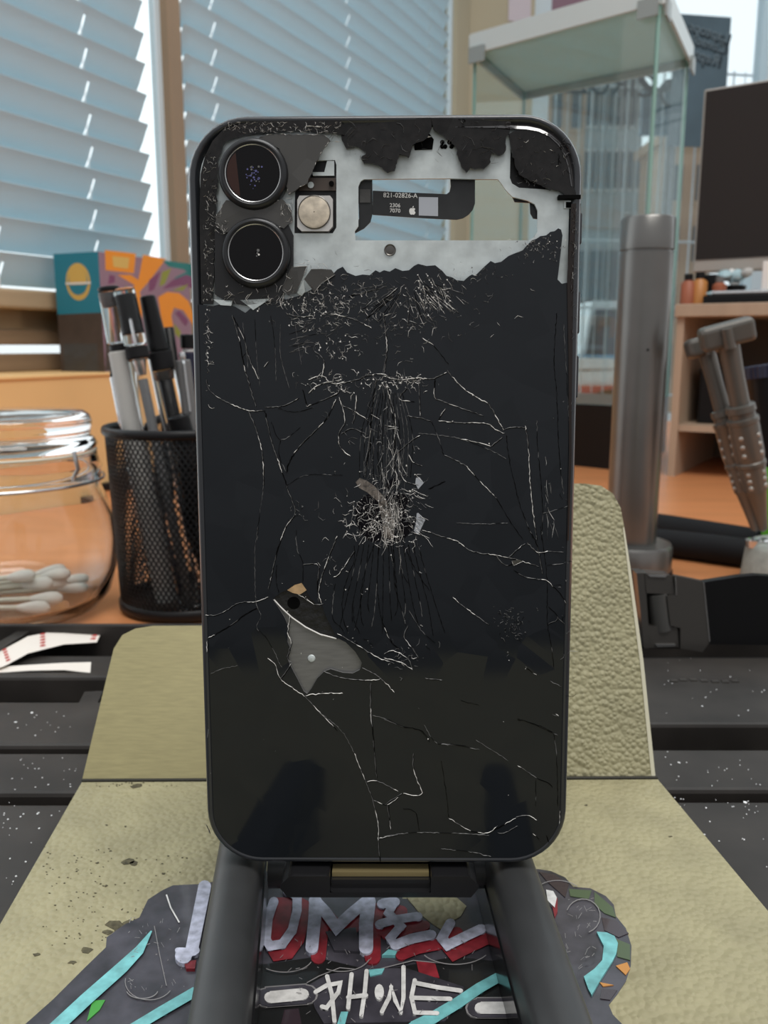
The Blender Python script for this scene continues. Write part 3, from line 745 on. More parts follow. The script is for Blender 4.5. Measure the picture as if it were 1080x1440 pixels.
# grey blank label squares
mb = MB(); mb.prism(PP([(589, 277), (616, 277.5), (616, 304), (589, 303)], z=ZF + .00006), (0, 0, -.00004), 'logo_bit'); mb.prism(PP([(506, 266), (521, 266), (521, 285), (506, 285)], z=ZF), (0, 0, -.0001), 'shard_grey'); part(flex, 'paper_label', mb)
# cameras
mb = MB()
bump = [(306, 195), (322, 193), (345, 190), (420, 184), (412, 260), (412, 400), (385, 418), (345, 416), (320, 405), (308, 388), (304, 340)]
mb.prism(PP([(302, 316), (320, 306), (400, 304), (412, 330), (412, 378), (404, 404), (388, 424), (345, 429), (318, 424), (302, 414)], z=.0002), (0, 0, -.0012), 'frame_in'); camb = part(ph, 'camera_bump', mb)
def camera_lens(px, py, flecks, tint):
    c = pp(px, py, 0); k = 1 / 7050.0
    mtx = Matrix.Translation((c.x, c.y, 0))
    ro, ri = .00645, .0052
    mb = MB(); mb.lathe([(ro + .0002, -.0008), (ro + .0002, .0005), (ro, .0012), (ro - .0003, .0015), (ro - .0007, .0016), (ri + .0003, .0015), (ri + .00015, .0012)], 'lensring', n=72, mtx=mtx)
    mb.lathe([(ri + .00018, .00125), (ri + .00008, .00133), (ri - .00006, .00125)], 'lensedge', n=72, mtx=mtx)
    o = part(ph, 'camera_ring', mb, smooth=35)
    mb = MB(); mb.lathe([(ri, .0012), (ri * .6, .00122), (.0001, .00123)], 'lens', n=64, mtx=mtx)
    if tint: mb.prism([Vector((c.x, c.y, .00126)) + Vector((math.cos(R(a)) * ri * .95, math.sin(R(a)) * ri * .95, 0)) for a in range(130, 250, 10)], (0, 0, -.00005), 'lens_reflection')  # brown reflection painted on the left of the lens
    for x, y, r, m in flecks: mb.disc(pp(x, y, .00132), r, m, h=.00004, n=6)
    part(o, 'lens_glass', mb, smooth=35)
fl1 = [(random.gauss(357, 4), random.gauss(245, 7.5), random.uniform(.00006, .00024), random.choice(['lens_fleck', 'lens_fleck', 'lens_fleck', 'crackF', 'crackF'])) for _ in range(34)]
camera_lens(357, 246, fl1, True)
camera_lens(361, 356.5, [(363, 352, .0003, 'crackF'), (362, 356, .0002, 'crackF'), (364, 358, .0002, 'crackL'), (361, 360, .00015, 'crackF')], False)
# flash
mb = MB()
sq = PP([(421, 275), (464, 275), (468, 280), (468, 318), (462, 325), (424, 325), (418, 319), (418, 281)], z=-.0002)
mb.prism(sq, (0, 0, -.0012), 'flashring'); fo = part(ph, 'flash_module', mb, bevel=.0002)
c = pp(442, 298.5, -.0001)
mb = MB(); mb.lathe([(.0030, -.0003), (.0030, .0002), (.0026, .00035), (.0001, .00045)], 'flash', n=40, mtx=Matrix.Translation(c)); mb.lathe([(.0031, -.0001), (.00315, .0002), (.0030, .0003)], 'metal_dk', n=40, mtx=Matrix.Translation(c)); part(fo, 'flash_lens', mb, smooth=40)
mb = MB()
mb.prism(PP([(412, 224), (476, 224), (476, 330), (412, 330)], z=-.0019), (0, 0, -.0006), 'frame_in')
mb.prism(PP([(439, 242), (456, 242), (460, 226), (470, 226), (470, 247), (440, 247)], z=-.0012), (0, 0, -.0005), 'alu')
mb.prism(PP([(428, 250), (472, 250), (472, 268), (420, 268)], z=-.0014), (0, 0, -.0003), 'carton_dk')
mb.disc(pp(437, 260, -.0010), .0006, 'alu', h=.0002, n=12); mb.disc(pp(466, 258, -.0010), .0005, 'crackD', h=.0002, n=12)
part(ph, 'flash_bracket', mb)
# bare shield showing through the lower hole
mb = MB(); mb.prism(PP([(380, 835), (520, 830), (520, 985), (400, 985)], z=-.0007), (0, 0, -.0003), 'patch')
c = pp(438, 926, -.0006); mb.lathe([(.0008, -.0001), (.00065, .00012), (.0003, .0002), (.00005, .0002)], 'alu', n=20, mtx=Matrix.Translation(c)); sh = part(ph, 'shield_plate', mb, smooth=30)
mb = MB(); mb.prism(PP([(384, 842), (400, 828), (430, 820), (460, 850), (478, 898), (472, 898.5), (450, 891), (430, 880), (410, 866), (396, 853)], z=-.00045), (0, 0, -.0002), 'coil')
mb.disc(pp(413, 848, -.0004), .0013, 'crackD', h=.0001, n=20)
mb.tube(PP([(385, 843), (396, 855), (410, 868), (430, 882), (450, 892), (473, 898)], z=-.00035), .00015, 'crackL', n=6); part(ph, 'charging_coil', mb)

# ---- main sheet of the back glass with its cracks
inner = rrect(PW - .0034, PH - .0034, PR - .0017, 14)
GZ = .0000
top_edge = [(290, 428), (300, 430), (318, 426), (332, 432), (345, 440), (352, 434), (380, 426), (392, 418), (402, 421), (420, 416), (440, 406), (455, 398), (466, 388), (474, 379), (482, 375), (488, 383), (500, 388), (510, 386), (520, 387), (528, 380), (534, 383), (540, 380), (548, 382), (556, 377), (566, 381), (575, 380), (582, 374), (588, 371), (600, 374), (612, 373), (622, 381), (628, 388), (636, 390), (642, 394), (652, 395), (660, 388), (664, 386), (668, 388), (680, 376), (690, 367), (696, 370), (705, 368), (715, 360), (722, 357), (735, 352), (741, 345), (748, 338), (754, 336), (760, 332), (768, 331), (774, 326), (780, 325), (785, 321), (789, 323), (791, 331), (788, 360), (784, 393), (790, 399), (806, 396)]
te = PP(top_edge)
low = [Vector((x, y, 0)) for x, y in inner]
yl, yr = te[0].y, te[-1].y
# walk the lower outline from right to left through the two bottom corners
right = sorted([p for p in low if p.x > 0 and p.y < yr], key=lambda p: math.atan2(p.y + .0, p.x))
botR = [p for p in low if p.x > 0 and p.y < 0]; botL = [p for p in low if p.x < 0 and p.y < 0]
xr = PW / 2 - .0017
outline = te[:-1] + [Vector((xr, yr, 0))] + sorted(botR, key=lambda p: -math.atan2(p.y, p.x))[0:0]
botR = sorted(botR, key=lambda p: -(p.y) * 1.0 + -p.x * 1e-6 if False else (-p.y, -p.x)[0])
botR = sorted([p for p in low if p.x > 0 and p.y < 0], key=lambda p: math.atan2(p.y + PH / 2 - PR, p.x - (PW / 2 - PR)), reverse=True)
botL = sorted([p for p in low if p.x < 0 and p.y < 0], key=lambda p: math.atan2(p.y + PH / 2 - PR, -(p.x + (PW / 2 - PR))))
outline = [Vector((-xr, yl, 0))] + te[1:-1] + [Vector((xr, yr, 0))] + botR + botL
gh = PP([(383, 842), (394, 834), (405, 829), (414, 822), (422, 821), (430, 830), (437, 842), (446, 850), (453, 852), (458, 866), (474, 897), (486, 903), (500, 917), (509, 932), (506, 942), (496, 947), (482, 946), (465, 941), (456, 944), (446, 954), (438, 968), (432, 976), (427, 972), (420, 958), (412, 943), (406, 931), (404, 925), (409, 914), (404, 902), (405, 880), (400, 868), (390, 852)])
GL = MB(); GL.prism(outline, (0, 0, -.0006), 'glass', holes=[gh], side='crackF')
# mirror logo under the cracks
c = pp(542, 722)
lc = MB()
for P in (APPLE, LEAF): lc.prism([Vector((c.x + x * .0072, c.y + y * .0060, .00003)) for x, y in P], (0, 0, -.00002), 'logo')
for pts, m in (([(585, 672), (590, 671), (596, 679), (588, 688), (584, 680)], 'logo_bit'), ([(586, 722), (588, 721), (598, 731), (588, 752), (582, 746), (585, 736)], 'logo_bit'),
               ([(500, 678), (506, 672), (516, 676), (527, 684), (534, 692), (543, 702), (548, 720), (540, 716), (530, 704), (516, 692), (505, 686)], 'logo_brown'), ([(532, 704), (548, 715), (556, 740), (552, 758), (540, 757), (537, 730)], 'logo_brown')):
    lc.prism(PP(pts, z=.00004), (0, 0, -.00002), m)
def pribbon(pts, w, m, z=.00004, h=.00008):
    """a raised crack: low roof section along a polyline"""
    n = len(pts); vs = []; fs = []
    for i, p in enumerate(pts):
        t = (pts[min(i + 1, n - 1)] - pts[max(i - 1, 0)]); t = t.normalized() if t.length > 1e-9 else Vector((1, 0, 0))
        s = Vector((-t.y, t.x, 0)) * w * (.5 if 0 < i < n - 1 else .12) * random.uniform(.55, 1.3)
        vs += [Vector((p.x, p.y, z)) - s, Vector((p.x, p.y, z + h)) + s * random.uniform(-.5, .5), Vector((p.x, p.y, z)) + s]
    for i in range(n - 1):
        a, b = i * 3, i * 3 + 3
        fs += [(a, b, b + 1, a + 1), (a + 1, b + 1, b + 2, a + 2)]
    GL.add(vs, fs, m)
PX = .0757 / 540
def crack(px, cls='L', off=(0, 0), s=1.0, jit=.7, w=None, sharp=False):
    P = [Vector((off[0] + x / s, off[1] + y / s)) for x, y in px]
    # Catmull-Rom smoothing then jitter
    Q = []
    for i in range(len(P) - 1):
        p0, p1, p2, p3 = P[max(i - 1, 0)], P[i], P[i + 1], P[min(i + 2, len(P) - 1)]
        k = max(2, int((p2 - p1).length / 3.0))
        for j in range(k):
            t = j / k
            q = p1.lerp(p2, t) if sharp else .5 * ((2 * p1) + (p2 - p0) * t + (2 * p0 - 5 * p1 + 4 * p2 - p3) * t * t + (3 * p1 - p0 - 3 * p2 + p3) * t ** 3)
            Q.append(q + Vector((random.gauss(0, jit), random.gauss(0, jit))) * (.5 if j else .2))
    Q.append(P[-1])
    q3 = [pp(v.x, v.y) for v in Q]
    W_ = w or {'L': 1.0, 'M': .85, 'F': .75, 'D': .95}[cls]
    i = 0
    while i < len(q3) - 1:
        L = random.randint(2, 7); seg = q3[i:i + L + 1]
        if cls == 'D': m = 'crackD' if random.random() < .85 else 'crackF'
        elif cls == 'F': m = 'crackF' if random.random() < .8 else 'crackD'
        elif cls == 'M': m = random.choice(['crackF', 'crackF', 'crackL', 'crackD'])
        else: m = 'crackL' if random.random() < .62 else 'crackF'
        pribbon(seg, W_ * PX, m)
        i += L
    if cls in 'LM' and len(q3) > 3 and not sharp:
        shadow = [v + Vector((.8 * PX, -.8 * PX, 0)) for v in q3]; pribbon(shadow, 1.1 * PX, 'crackD', z=.00002, h=.00003)  # dark offset copy painted as the crack's shadow
G = {}
G[3] = ((270, 440), [('L', [(75, 350), (90, 400), (150, 450), (290, 510), (380, 510)]), ('M', [(380, 495), (480, 485), (560, 445)]), ('M', [(210, 10), (245, 130), (265, 240), (300, 380), (335, 490)]), ('M', [(215, 20), (270, 130), (300, 240), (355, 355)]), ('M', [(265, 235), (285, 210)]),
    ('L', [(295, 510), (345, 640), (370, 760), (375, 905)]), ('F', [(375, 905), (355, 1050), (340, 1190)]), ('M', [(380, 510), (410, 650), (460, 800), (500, 920), (530, 1000), (538, 1055), (490, 1120), (465, 1190)]), ('D', [(415, 570), (465, 665), (570, 600)]), ('D', [(465, 665), (455, 740), (495, 840)]),
    ('M', [(755, 450), (690, 570), (560, 700), (510, 780), (495, 835)]), ('M', [(600, 490), (700, 450), (760, 425)]), ('D', [(450, 500), (540, 520), (640, 495)]), ('M', [(580, 400), (600, 490)]), ('L', [(610, 350), (680, 330), (740, 370), (860, 350), (930, 325), (1000, 320), (1080, 350)]),
    ('L', [(680, 340), (690, 250), (640, 200)]), ('L', [(610, 420), (660, 380), (740, 360), (770, 410), (720, 440)]), ('L', [(770, 440), (800, 560), (770, 630), (775, 700), (830, 750)]), ('L', [(780, 480), (860, 520), (930, 570)]), ('M', [(930, 570), (925, 700), (905, 860)]), ('L', [(860, 430), (855, 520), (840, 580)]), ('M', [(780, 635), (840, 605), (920, 640)]),
    ('M', [(1020, 370), (1040, 480), (1060, 620), (1050, 740)]), ('M', [(965, 340), (940, 520), (930, 740)]), ('F', [(490, 910), (600, 850), (790, 850)]), ('L', [(375, 285), (400, 255)]), ('L', [(1000, 0), (1020, 180), (1005, 320)]), ('L', [(510, 10), (570, 20), (620, 15)]), ('L', [(700, 0), (840, 30), (940, 80)])])
G[4] = ((540, 440), [('L', [(0, 330), (80, 350), (180, 340), (250, 345), (330, 310)]), ('L', [(330, 300), (410, 390), (500, 450), (545, 475), (580, 530), (620, 600), (630, 610)]), ('M', [(265, 345), (265, 440), (300, 460), (380, 490), (520, 540)]), ('M', [(320, 500), (285, 560)]), ('L', [(285, 565), (400, 575), (540, 580), (580, 610), (630, 630)]),
    ('L', [(120, 540), (190, 550), (250, 570)]), ('D', [(250, 570), (280, 640), (315, 745)]), ('L', [(315, 745), (370, 770), (430, 800)]), ('M', [(430, 800), (500, 880), (590, 970)]), ('D', [(590, 970), (660, 1090), (730, 1190)]), ('M', [(630, 610), (660, 600), (740, 600)]), ('L', [(740, 590), (755, 700), (770, 950), (800, 1190)]), ('L', [(560, 700), (500, 680), (400, 660)]), ('M', [(560, 700), (620, 650)]),
    ('D', [(640, 640), (655, 760), (690, 920), (720, 1030), (780, 1180)]), ('F', [(180, 630), (380, 655), (560, 720), (640, 765)]), ('M', [(230, 920), (320, 880)]), ('F', [(380, 1100), (540, 1105), (650, 1100)]), ('F', [(830, 1050), (970, 1010)]), ('D', [(800, 560), (805, 700), (830, 1000), (825, 1190)]), ('D', [(905, 0), (890, 250), (905, 430), (915, 700), (940, 950)]), ('L', [(200, 130), (260, 170)]), ('D', [(260, 170), (340, 270)]),
    ('M', [(60, 740), (140, 670), (190, 640)]), ('M', [(130, 740), (150, 780), (200, 800)]), ('L', [(970, 70), (975, 320), (980, 520)]), ('F', [(940, 60), (955, 300), (970, 600)]), ('L', [(10, 380), (60, 560), (45, 740), (80, 900)]), ('M', [(120, 390), (80, 450), (160, 465)]), ('M', [(180, 350), (190, 540)]), ('L', [(80, 820), (110, 880), (180, 900)]), ('L', [(0, 590), (80, 600)])])
G[5] = ((270, 740), [('M', [(70, 465), (140, 460), (250, 400), (330, 395), (400, 370)]), ('M', [(85, 585), (200, 520), (280, 460), (340, 430)]), ('F', [(345, 0), (330, 150), (335, 390), (360, 470), (340, 530), (400, 600), (470, 740)]), ('M', [(490, 0), (440, 150), (400, 330)]), ('D', [(445, 200), (440, 280), (455, 350)]), ('D', [(545, 20), (550, 120), (580, 190), (580, 300)]), ('M', [(580, 200), (660, 205), (655, 300), (665, 400)]),
    ('L', [(760, 50), (700, 200), (665, 330), (680, 410)]), ('D', [(850, 100), (850, 180), (820, 250), (790, 370), (790, 480), (820, 560)]), ('M', [(740, 265), (770, 250), (850, 130)]), ('D', [(950, 100), (910, 220), (885, 350), (885, 470), (900, 520)]), ('D', [(980, 100), (970, 300), (990, 470), (1030, 580), (1080, 640)]), ('D', [(1040, 80), (1060, 250), (1080, 400)]), ('D', [(750, 300), (735, 470), (780, 530), (800, 560)]), ('D', [(845, 420), (850, 500), (880, 560)]),
    ('L', [(760, 560), (880, 630), (960, 680), (1060, 720)]), ('L', [(690, 760), (770, 790), (880, 805), (960, 805), (990, 795)]), ('L', [(890, 740), (980, 790), (1060, 870)]), ('L', [(395, 690), (440, 730), (465, 800), (590, 890)]), ('M', [(590, 890), (660, 965), (760, 1070)]), ('L', [(595, 885), (700, 875), (790, 875)]), ('L', [(935, 820), (935, 950), (945, 1060)]), ('D', [(945, 1060), (955, 1190)]), ('D', [(945, 990), (1020, 1010), (1080, 1040)]), ('F', [(95, 775), (160, 745), (240, 730)]), ('M', [(465, 800), (520, 720)]),
    ('L', [(515, 470), (500, 560), (520, 610), (500, 690), (530, 720)]), ('L', [(600, 380), (640, 410), (690, 405)]), ('L', [(540, 350), (580, 370), (620, 400)]), ('L', [(80, 600), (78, 660)]), ('L', [(85, 1060), (82, 1110)])])
G[6] = ((540, 740), [('M', [(200, 20), (390, 80)]), ('L', [(390, 80), (460, 130), (580, 150), (700, 175)]), ('M', [(700, 175), (810, 210)]), ('M', [(585, 155), (640, 205), (700, 180)]), ('M', [(650, 165), (700, 120), (740, 90)]), ('L', [(750, 85), (800, 135), (860, 130)]), ('F', [(860, 130), (940, 135)]), ('M', [(680, 230), (740, 265), (830, 280), (860, 290), (920, 350), (955, 405)]), ('F', [(850, 205), (940, 195)]),
    ('D', [(820, 0), (840, 150), (855, 300), (855, 500), (875, 620), (890, 740)]), ('M', [(750, 0), (800, 100), (830, 250)]), ('M', [(360, 370), (430, 430), (550, 515)]), ('D', [(50, 100), (55, 300), (90, 430), (115, 520)]), ('L', [(125, 520), (105, 580), (150, 640), (180, 690)]), ('D', [(100, 80), (150, 200), (240, 340)]), ('D', [(70, 100), (100, 250), (130, 300)]), ('F', [(130, 440), (200, 550), (270, 610)]), ('M', [(0, 530), (40, 610), (80, 640)]),
    ('L', [(0, 690), (80, 710), (150, 750)]), ('L', [(150, 750), (120, 690), (40, 650), (0, 670)]), ('M', [(860, 420), (910, 480), (860, 510)]), ('M', [(910, 480), (945, 510)]), ('M', [(740, 740), (800, 780)]), ('M', [(870, 810), (930, 840)]), ('D', [(400, 910), (500, 940)]), ('D', [(700, 1010), (830, 1050), (900, 1090)]), ('D', [(0, 1010), (100, 1050), (190, 1070), (240, 1130)]), ('D', [(210, 1040), (250, 1110), (280, 1140)]), ('F', [(280, 1140), (400, 1150), (500, 1170)]), ('M', [(215, 795), (305, 805)]), ('L', [(80, 790), (95, 798), (85, 808)]), ('L', [(880, 985), (910, 995)]), ('L', [(880, 1080), (910, 1095)]), ('L', [(740, 735), (748, 742)])])
G[7] = ((270, 1000), [('F', [(660, 0), (780, 100), (850, 220)]), ('L', [(850, 220), (910, 370), (950, 480), (975, 600), (975, 680)]), ('M', [(975, 680), (985, 790)]), ('L', [(935, 0), (940, 70)]), ('M', [(940, 70), (950, 150), (965, 350)]), ('M', [(915, 370), (970, 365), (1080, 420)]), ('M', [(950, 465), (1020, 490), (1080, 450)]), ('M', [(1020, 490), (1035, 570), (1040, 620)]), ('M', [(980, 665), (1080, 645)]), ('L', [(70, 590), (95, 640)])])
G[8] = ((540, 1000), [('L', [(100, 430), (195, 435), (165, 340), (150, 280), (155, 220)]), ('M', [(0, 490), (95, 430)]), ('D', [(25, 490), (30, 610)]), ('D', [(100, 510), (165, 530), (185, 630)]), ('F', [(0, 655), (95, 640), (190, 635), (400, 640), (550, 650)]), ('D', [(300, 260), (325, 420), (340, 560)]), ('M', [(340, 560), (440, 620), (520, 640)]), ('L', [(520, 640), (560, 630), (595, 600)]), ('M', [(595, 635), (620, 640), (700, 600)]), ('M', [(560, 630), (690, 560)]), ('L', [(690, 555), (750, 545), (800, 570)]),
    ('F', [(480, 150), (560, 200), (650, 260)]), ('L', [(700, 285), (740, 310), (800, 350)]), ('M', [(800, 350), (860, 375), (880, 400)]), ('D', [(700, 40), (800, 75), (900, 125)]), ('D', [(890, 120), (905, 250), (910, 500)]), ('D', [(795, 360), (795, 500)]), ('D', [(0, 40), (100, 80), (190, 100), (240, 150)]), ('D', [(280, 170), (430, 180)]), ('M', [(780, 640), (820, 680)]), ('M', [(850, 650), (865, 690)]), ('L', [(900, 15), (915, 25)]), ('F', [(300, 720), (440, 735), (560, 760)]), ('L', [(920, 520), (918, 590)])])
for k, (off, lst) in G.items():
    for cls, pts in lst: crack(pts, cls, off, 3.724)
def angular(x, y, n, ln, bias):
    a = random.uniform(0, 6.28) if bias is None else bias + random.gauss(0, .22); P = [(x, y)]
    for _ in range(n):
        l = random.uniform(.25, .9) * ln; x += l * math.cos(a); y += l * math.sin(a); P.append((x, y))
        a += random.choice((-1.1, -.7, .7, 1.1, 0)) if bias is None else random.gauss(0, .18)
    return P
def scribble(cx, cy, sx, sy, n, ln, cls='L', bias=None, w=None, jit=1.2):
    for _ in range(n):
        x, y = random.gauss(cx, sx), random.gauss(cy, sy)
        if not (290 < x < 800): continue
        if random.random() < .35:      # a bright fleck of crushed glass
            q = pp(x, y); r_ = random.uniform(.00006, .00022)
            GL.add([q + Vector((r_ * math.cos(t + x) * random.uniform(.5, 1.4), r_ * math.sin(t + x) * random.uniform(.5, 1.4), .00012)) for t in (0, 2.1, 4.2)], [(0, 1, 2)], 'crackL' if cls == 'L' else 'crackF')
        q3 = [pp(*v) for v in angular(x, y, random.randint(1, 3), ln, bias)]
        k = {'L': ('crackL', 'crackL', 'crackF'), 'M': ('crackF', 'crackL', 'crackF'), 'F': ('crackF', 'crackD', 'crackF')}[cls]
        pribbon(q3, (w or .7) * .85 * PX, random.choice(k))
scribble(430, 425, 26, 9, 70, 7, w=.75); scribble(462, 450, 30, 16, 60, 8, 'M'); scribble(470, 490, 16, 8, 34, 6, w=.7)
scribble(470, 540, 18, 10, 30, 8, w=.8); scribble(560, 535, 22, 6, 46, 6, w=.8); scribble(612, 410, 14, 18, 60, 9, w=.7, bias=1.0); scribble(575, 455, 40, 22, 60, 9, 'M')
scribble(530, 410, 45, 14, 80, 8, 'M'); scribble(520, 600, 40, 40, 40, 9, 'M'); scribble(545, 590, 10, 50, 40, 16, 'F', bias=1.57)
scribble(545, 640, 12, 40, 70, 16, 'M', bias=1.57, jit=.5); scribble(548, 690, 22, 18, 40, 6, w=.7); scribble(520, 735, 18, 12, 46, 8, w=.8); scribble(555, 735, 12, 18, 70, 8, w=.7)
scribble(552, 715, 9, 28, 150, 14, 'L', bias=1.57, w=.6, jit=.5); scribble(520, 725, 18, 16, 90, 9, 'L', w=.65); scribble(545, 700, 26, 22, 70, 6, 'M', w=.7); scribble(585, 705, 8, 24, 30, 7, 'L', bias=.5); scribble(535, 535, 50, 6, 70, 6); scribble(450, 440, 30, 25, 90, 5); scribble(600, 415, 20, 16, 60, 10, 'L', bias=.9, w=.6); scribble(550, 440, 60, 26, 110, 6, 'M'); scribble(580, 740, 8, 14, 26, 8, w=.7, bias=.8); scribble(540, 760, 20, 4, 30, 7, w=.8)
scribble(292, 480, 2.5, 34, 60, 5, w=.8); scribble(570, 925, 10, 6, 20, 6, 'M'); scribble(722, 880, 12, 14, 70, 4, 'F', w=.6); scribble(545, 905, 30, 4, 12, 6, 'F')
scribble(660, 385, 30, 8, 40, 5, 'M'); scribble(745, 350, 24, 10, 60, 4, 'M', w=.6); scribble(765, 345, 14, 8, 30, 3, w=.5); scribble(440, 380, 14, 12, 30, 6)
scribble(770, 720, 5, 40, 14, 14, 'M', bias=1.45); scribble(795, 850, 4, 80, 20, 8, 'F'); scribble(420, 720, 10, 10, 12, 6, 'F'); scribble(465, 790, 8, 20, 16, 7, 'M'); scribble(500, 850, 60, 60, 20, 2, 'L', w=.6)
scribble(540, 960, 180, 120, 26, 1.2, 'L', w=.7); scribble(650, 640, 100, 60, 16, 2, 'L', w=.6)
for i in range(13):   # fan of long fissures spreading from the logo
    x0 = 505 + i * 6.9; dx = (i - 5.3) * 4.6
    crack([(x0, 765), (x0 + dx * .35, 805), (x0 + dx * .8, 850), (x0 + dx * 1.0 + random.uniform(-8, 8), 880 + random.uniform(-20, 30))], 'D', jit=.4)
for i in range(13):
    x0 = 508 + i * 6.0
    crack([(548 + (x0 - 548) * .55, 552), (x0, 610), (x0 + random.uniform(-3, 3), 672)], random.choice('DDF'), jit=.4)
for i in range(26):
    a = random.uniform(.2, 2.9); r0 = random.uniform(20, 40); r1_ = r0 + random.uniform(20, 60)
    crack([(575 + r0 * math.cos(a), 390 + r0 * math.sin(a)), (575 + r1_ * math.cos(a + .05), 390 + r1_ * math.sin(a + .05))], random.choice('DFM'), jit=.4)
for i in range(12):
    y_ = 448 + random.uniform(0, 42); l_ = random.uniform(12, 34)
    crack([(438 + random.uniform(-8, 8), y_), (438 - l_ * .5, y_ + random.uniform(0, 6)), (438 - l_, y_ + random.uniform(4, 16))], 'F', jit=.6)
for i in range(5):
    x = 345 + i * 17 + random.uniform(-5, 5); y_ = 440 + random.uniform(0, 30)
    crack([(x, y_), (x + random.uniform(0, 8), y_ + 45), (x + random.uniform(4, 18), y_ + random.uniform(60, 100))], 'F', jit=.4, w=.7)
bg = part(ph, 'back_glass', GL)
part(bg, 'mirror_logo', lc)
# ---- separate shards round the opening
def shard(name, px, m, z, h=.0006, off=(0, 0), s=1.0, tilt=(0, 0), parent=None, side=None):
    P = PP(px, off, s, z); cx = sum(p.x for p in P) / len(P); cy = sum(p.y for p in P) / len(P)
    P = [Vector((p.x, p.y, z + (p.x - cx) * tilt[0] + (p.y - cy) * tilt[1])) for p in P]
    mb = MB(); mb.prism(P, (0, 0, -h), m, side=side or m)
    if m == 'shard_grey':
        global GL
        keep = GL; GL = mb
        for i in range(len(P)):
            if random.random() < .55:
                a, b = P[i], P[(i + 1) % len(P)]
                pribbon([a, a.lerp(b, .5), b], .7 * PX, random.choice(('crackL', 'crackF')), z=max(a.z, b.z) + .00002, h=.00006)  # pale ribbons painted as edge highlights of the grey shards
        GL = keep
    return part(parent or ph, name, mb)
def rag(px, a=1.2, k=3, closed=False):
    """roughen a traced outline"""
    out = []
    M_ = len(px) if closed else len(px) - 1
    for i in range(M_):
        p = px[i]; q = px[(i + 1) % len(px)]; d = math.hypot(q[0] - p[0], q[1] - p[1]); n_ = max(1, int(d / (4 * k / 3)))
        for j in range(n_): out.append((p[0] + (q[0] - p[0]) * j / n_ + (random.gauss(0, a) if j else 0), p[1] + (q[1] - p[1]) * j / n_ + (random.gauss(0, a) if j else 0)))
    if not closed: out.append(px[-1])
    return out
shard('glass_shard', [(283, 427), (280.5, 300), (282, 245), (288, 220), (299, 198), (315, 181), (340, 174), (362, 170), (480, 167), (484, 190)] + rag([(470, 187), (420, 183), (345, 189), (330, 193), (316, 200), (307, 225), (304, 290), (301, 360), (299, 427)], .7), 'shard', -.00003)
shard('glass_shard', [(478, 167), (606, 166), (607, 180)] + rag([(600, 195), (590, 200), (580, 205), (575, 222), (562, 217), (555, 240), (545, 243), (530, 232), (512, 230), (507, 222), (516, 214), (500, 205), (487, 208), (480, 195)], .8), 'shard', .0001, tilt=(.05, -.06))
shard('glass_shard', [(606, 166.5), (718, 166.5), (717, 186)] + rag([(712, 192), (712, 206), (709, 215), (701, 218), (692, 214), (690, 228), (681, 237), (668, 238), (662, 235), (656, 243), (648, 232), (641, 208), (634, 198), (622, 190), (610, 182)], .8), 'shard', .00005, tilt=(-.03, -.02))
shard('glass_shard', rag([(340 / 3.6 + 260, 205 / 3.6 + 140), (378, 189), (454, 190), (464, 197), (450, 217), (438, 243), (432, 257), (413, 269), (405, 273), (400, 232), (393, 209), (371, 199)], .5, closed=True), 'shard_grey', .0006, tilt=(.02, .02))
shard('glass_shard', rag([(304, 304), (318, 282), (335, 285), (357, 296), (382, 287), (396, 279), (410, 296), (411, 310), (399, 321), (390, 318), (365, 309), (338, 318), (315, 329), (304, 318)], .5, closed=True), 'shard_grey', .0006, tilt=(-.02, .03))
shard('glass_shard', [(396, 407), (410, 376), (432, 375), (427, 387), (416, 412), (404, 414)], 'shard_grey', .0010, tilt=(.15, .1))
shard('glass_shard', [(428, 393), (438, 379), (466, 379), (471, 386), (452, 398), (442, 411)], 'shard_grey', .0010, tilt=(-.15, .15))
shard('glass_shard', [(418, 412), (427, 394), (429, 410), (424, 416)], 'alu', .0009, tilt=(.1, .2))
shard('glass_shard', [(300, 421), (327, 423), (325, 430), (310, 429)], 'alu', .0002, .0003)
shard('glass_shard', [(338, 422), (380, 420), (368, 428), (356, 436), (350, 431)], 'alu', .0002, .0003)
shard('glass_shard', [(720, 789), (730, 787), (735, 789), (722, 795)], 'shard_grey', .0004, .0002, tilt=(.2, .1))
shard('glass_shard', [(404, 830), (414, 823), (424, 820), (431, 830), (422, 836), (412, 834)], 'copper', .0002, .0003)
# corner piece with its curved glossy rim
cpts = [(716, 188), (730, 181), (752, 182), (770, 188), (785, 199), (796, 214), (802, 232), (806, 262), (812, 276)] + rag([(800, 279), (790, 270), (770, 264), (745, 254), (730, 246), (724, 232), (719, 208)], .7)
corner = shard('corner_shard', cpts, 'shard', -.00005, .0008)
mb = MB(); po = PP([(640, 167.5), (700, 166.5), (745, 167.5), (765, 172), (783, 182), (797, 196), (807, 214), (813, 240), (816, 262)]); pi = PP([(640, 179), (700, 180), (740, 182), (757, 185), (772, 192), (784, 203), (793, 217), (799, 236), (803, 262)])
vs = []; fs = []
K = 5
for a, b in zip(po, pi):
    for j in range(K + 1):
        t = j / K; p = a.lerp(b, t); vs.append(Vector((p.x, p.y, -.00105 * (1 - t) + .0001)))
for i in range(len(po) - 1):
    for j in range(K): q = i * (K + 1) + j; fs.append((q, q + 1, q + K + 2, q + K + 1))
mb.add(vs, [f for f in fs], 'shard_gloss'); part(corner, 'curved_rim', mb, smooth=60)
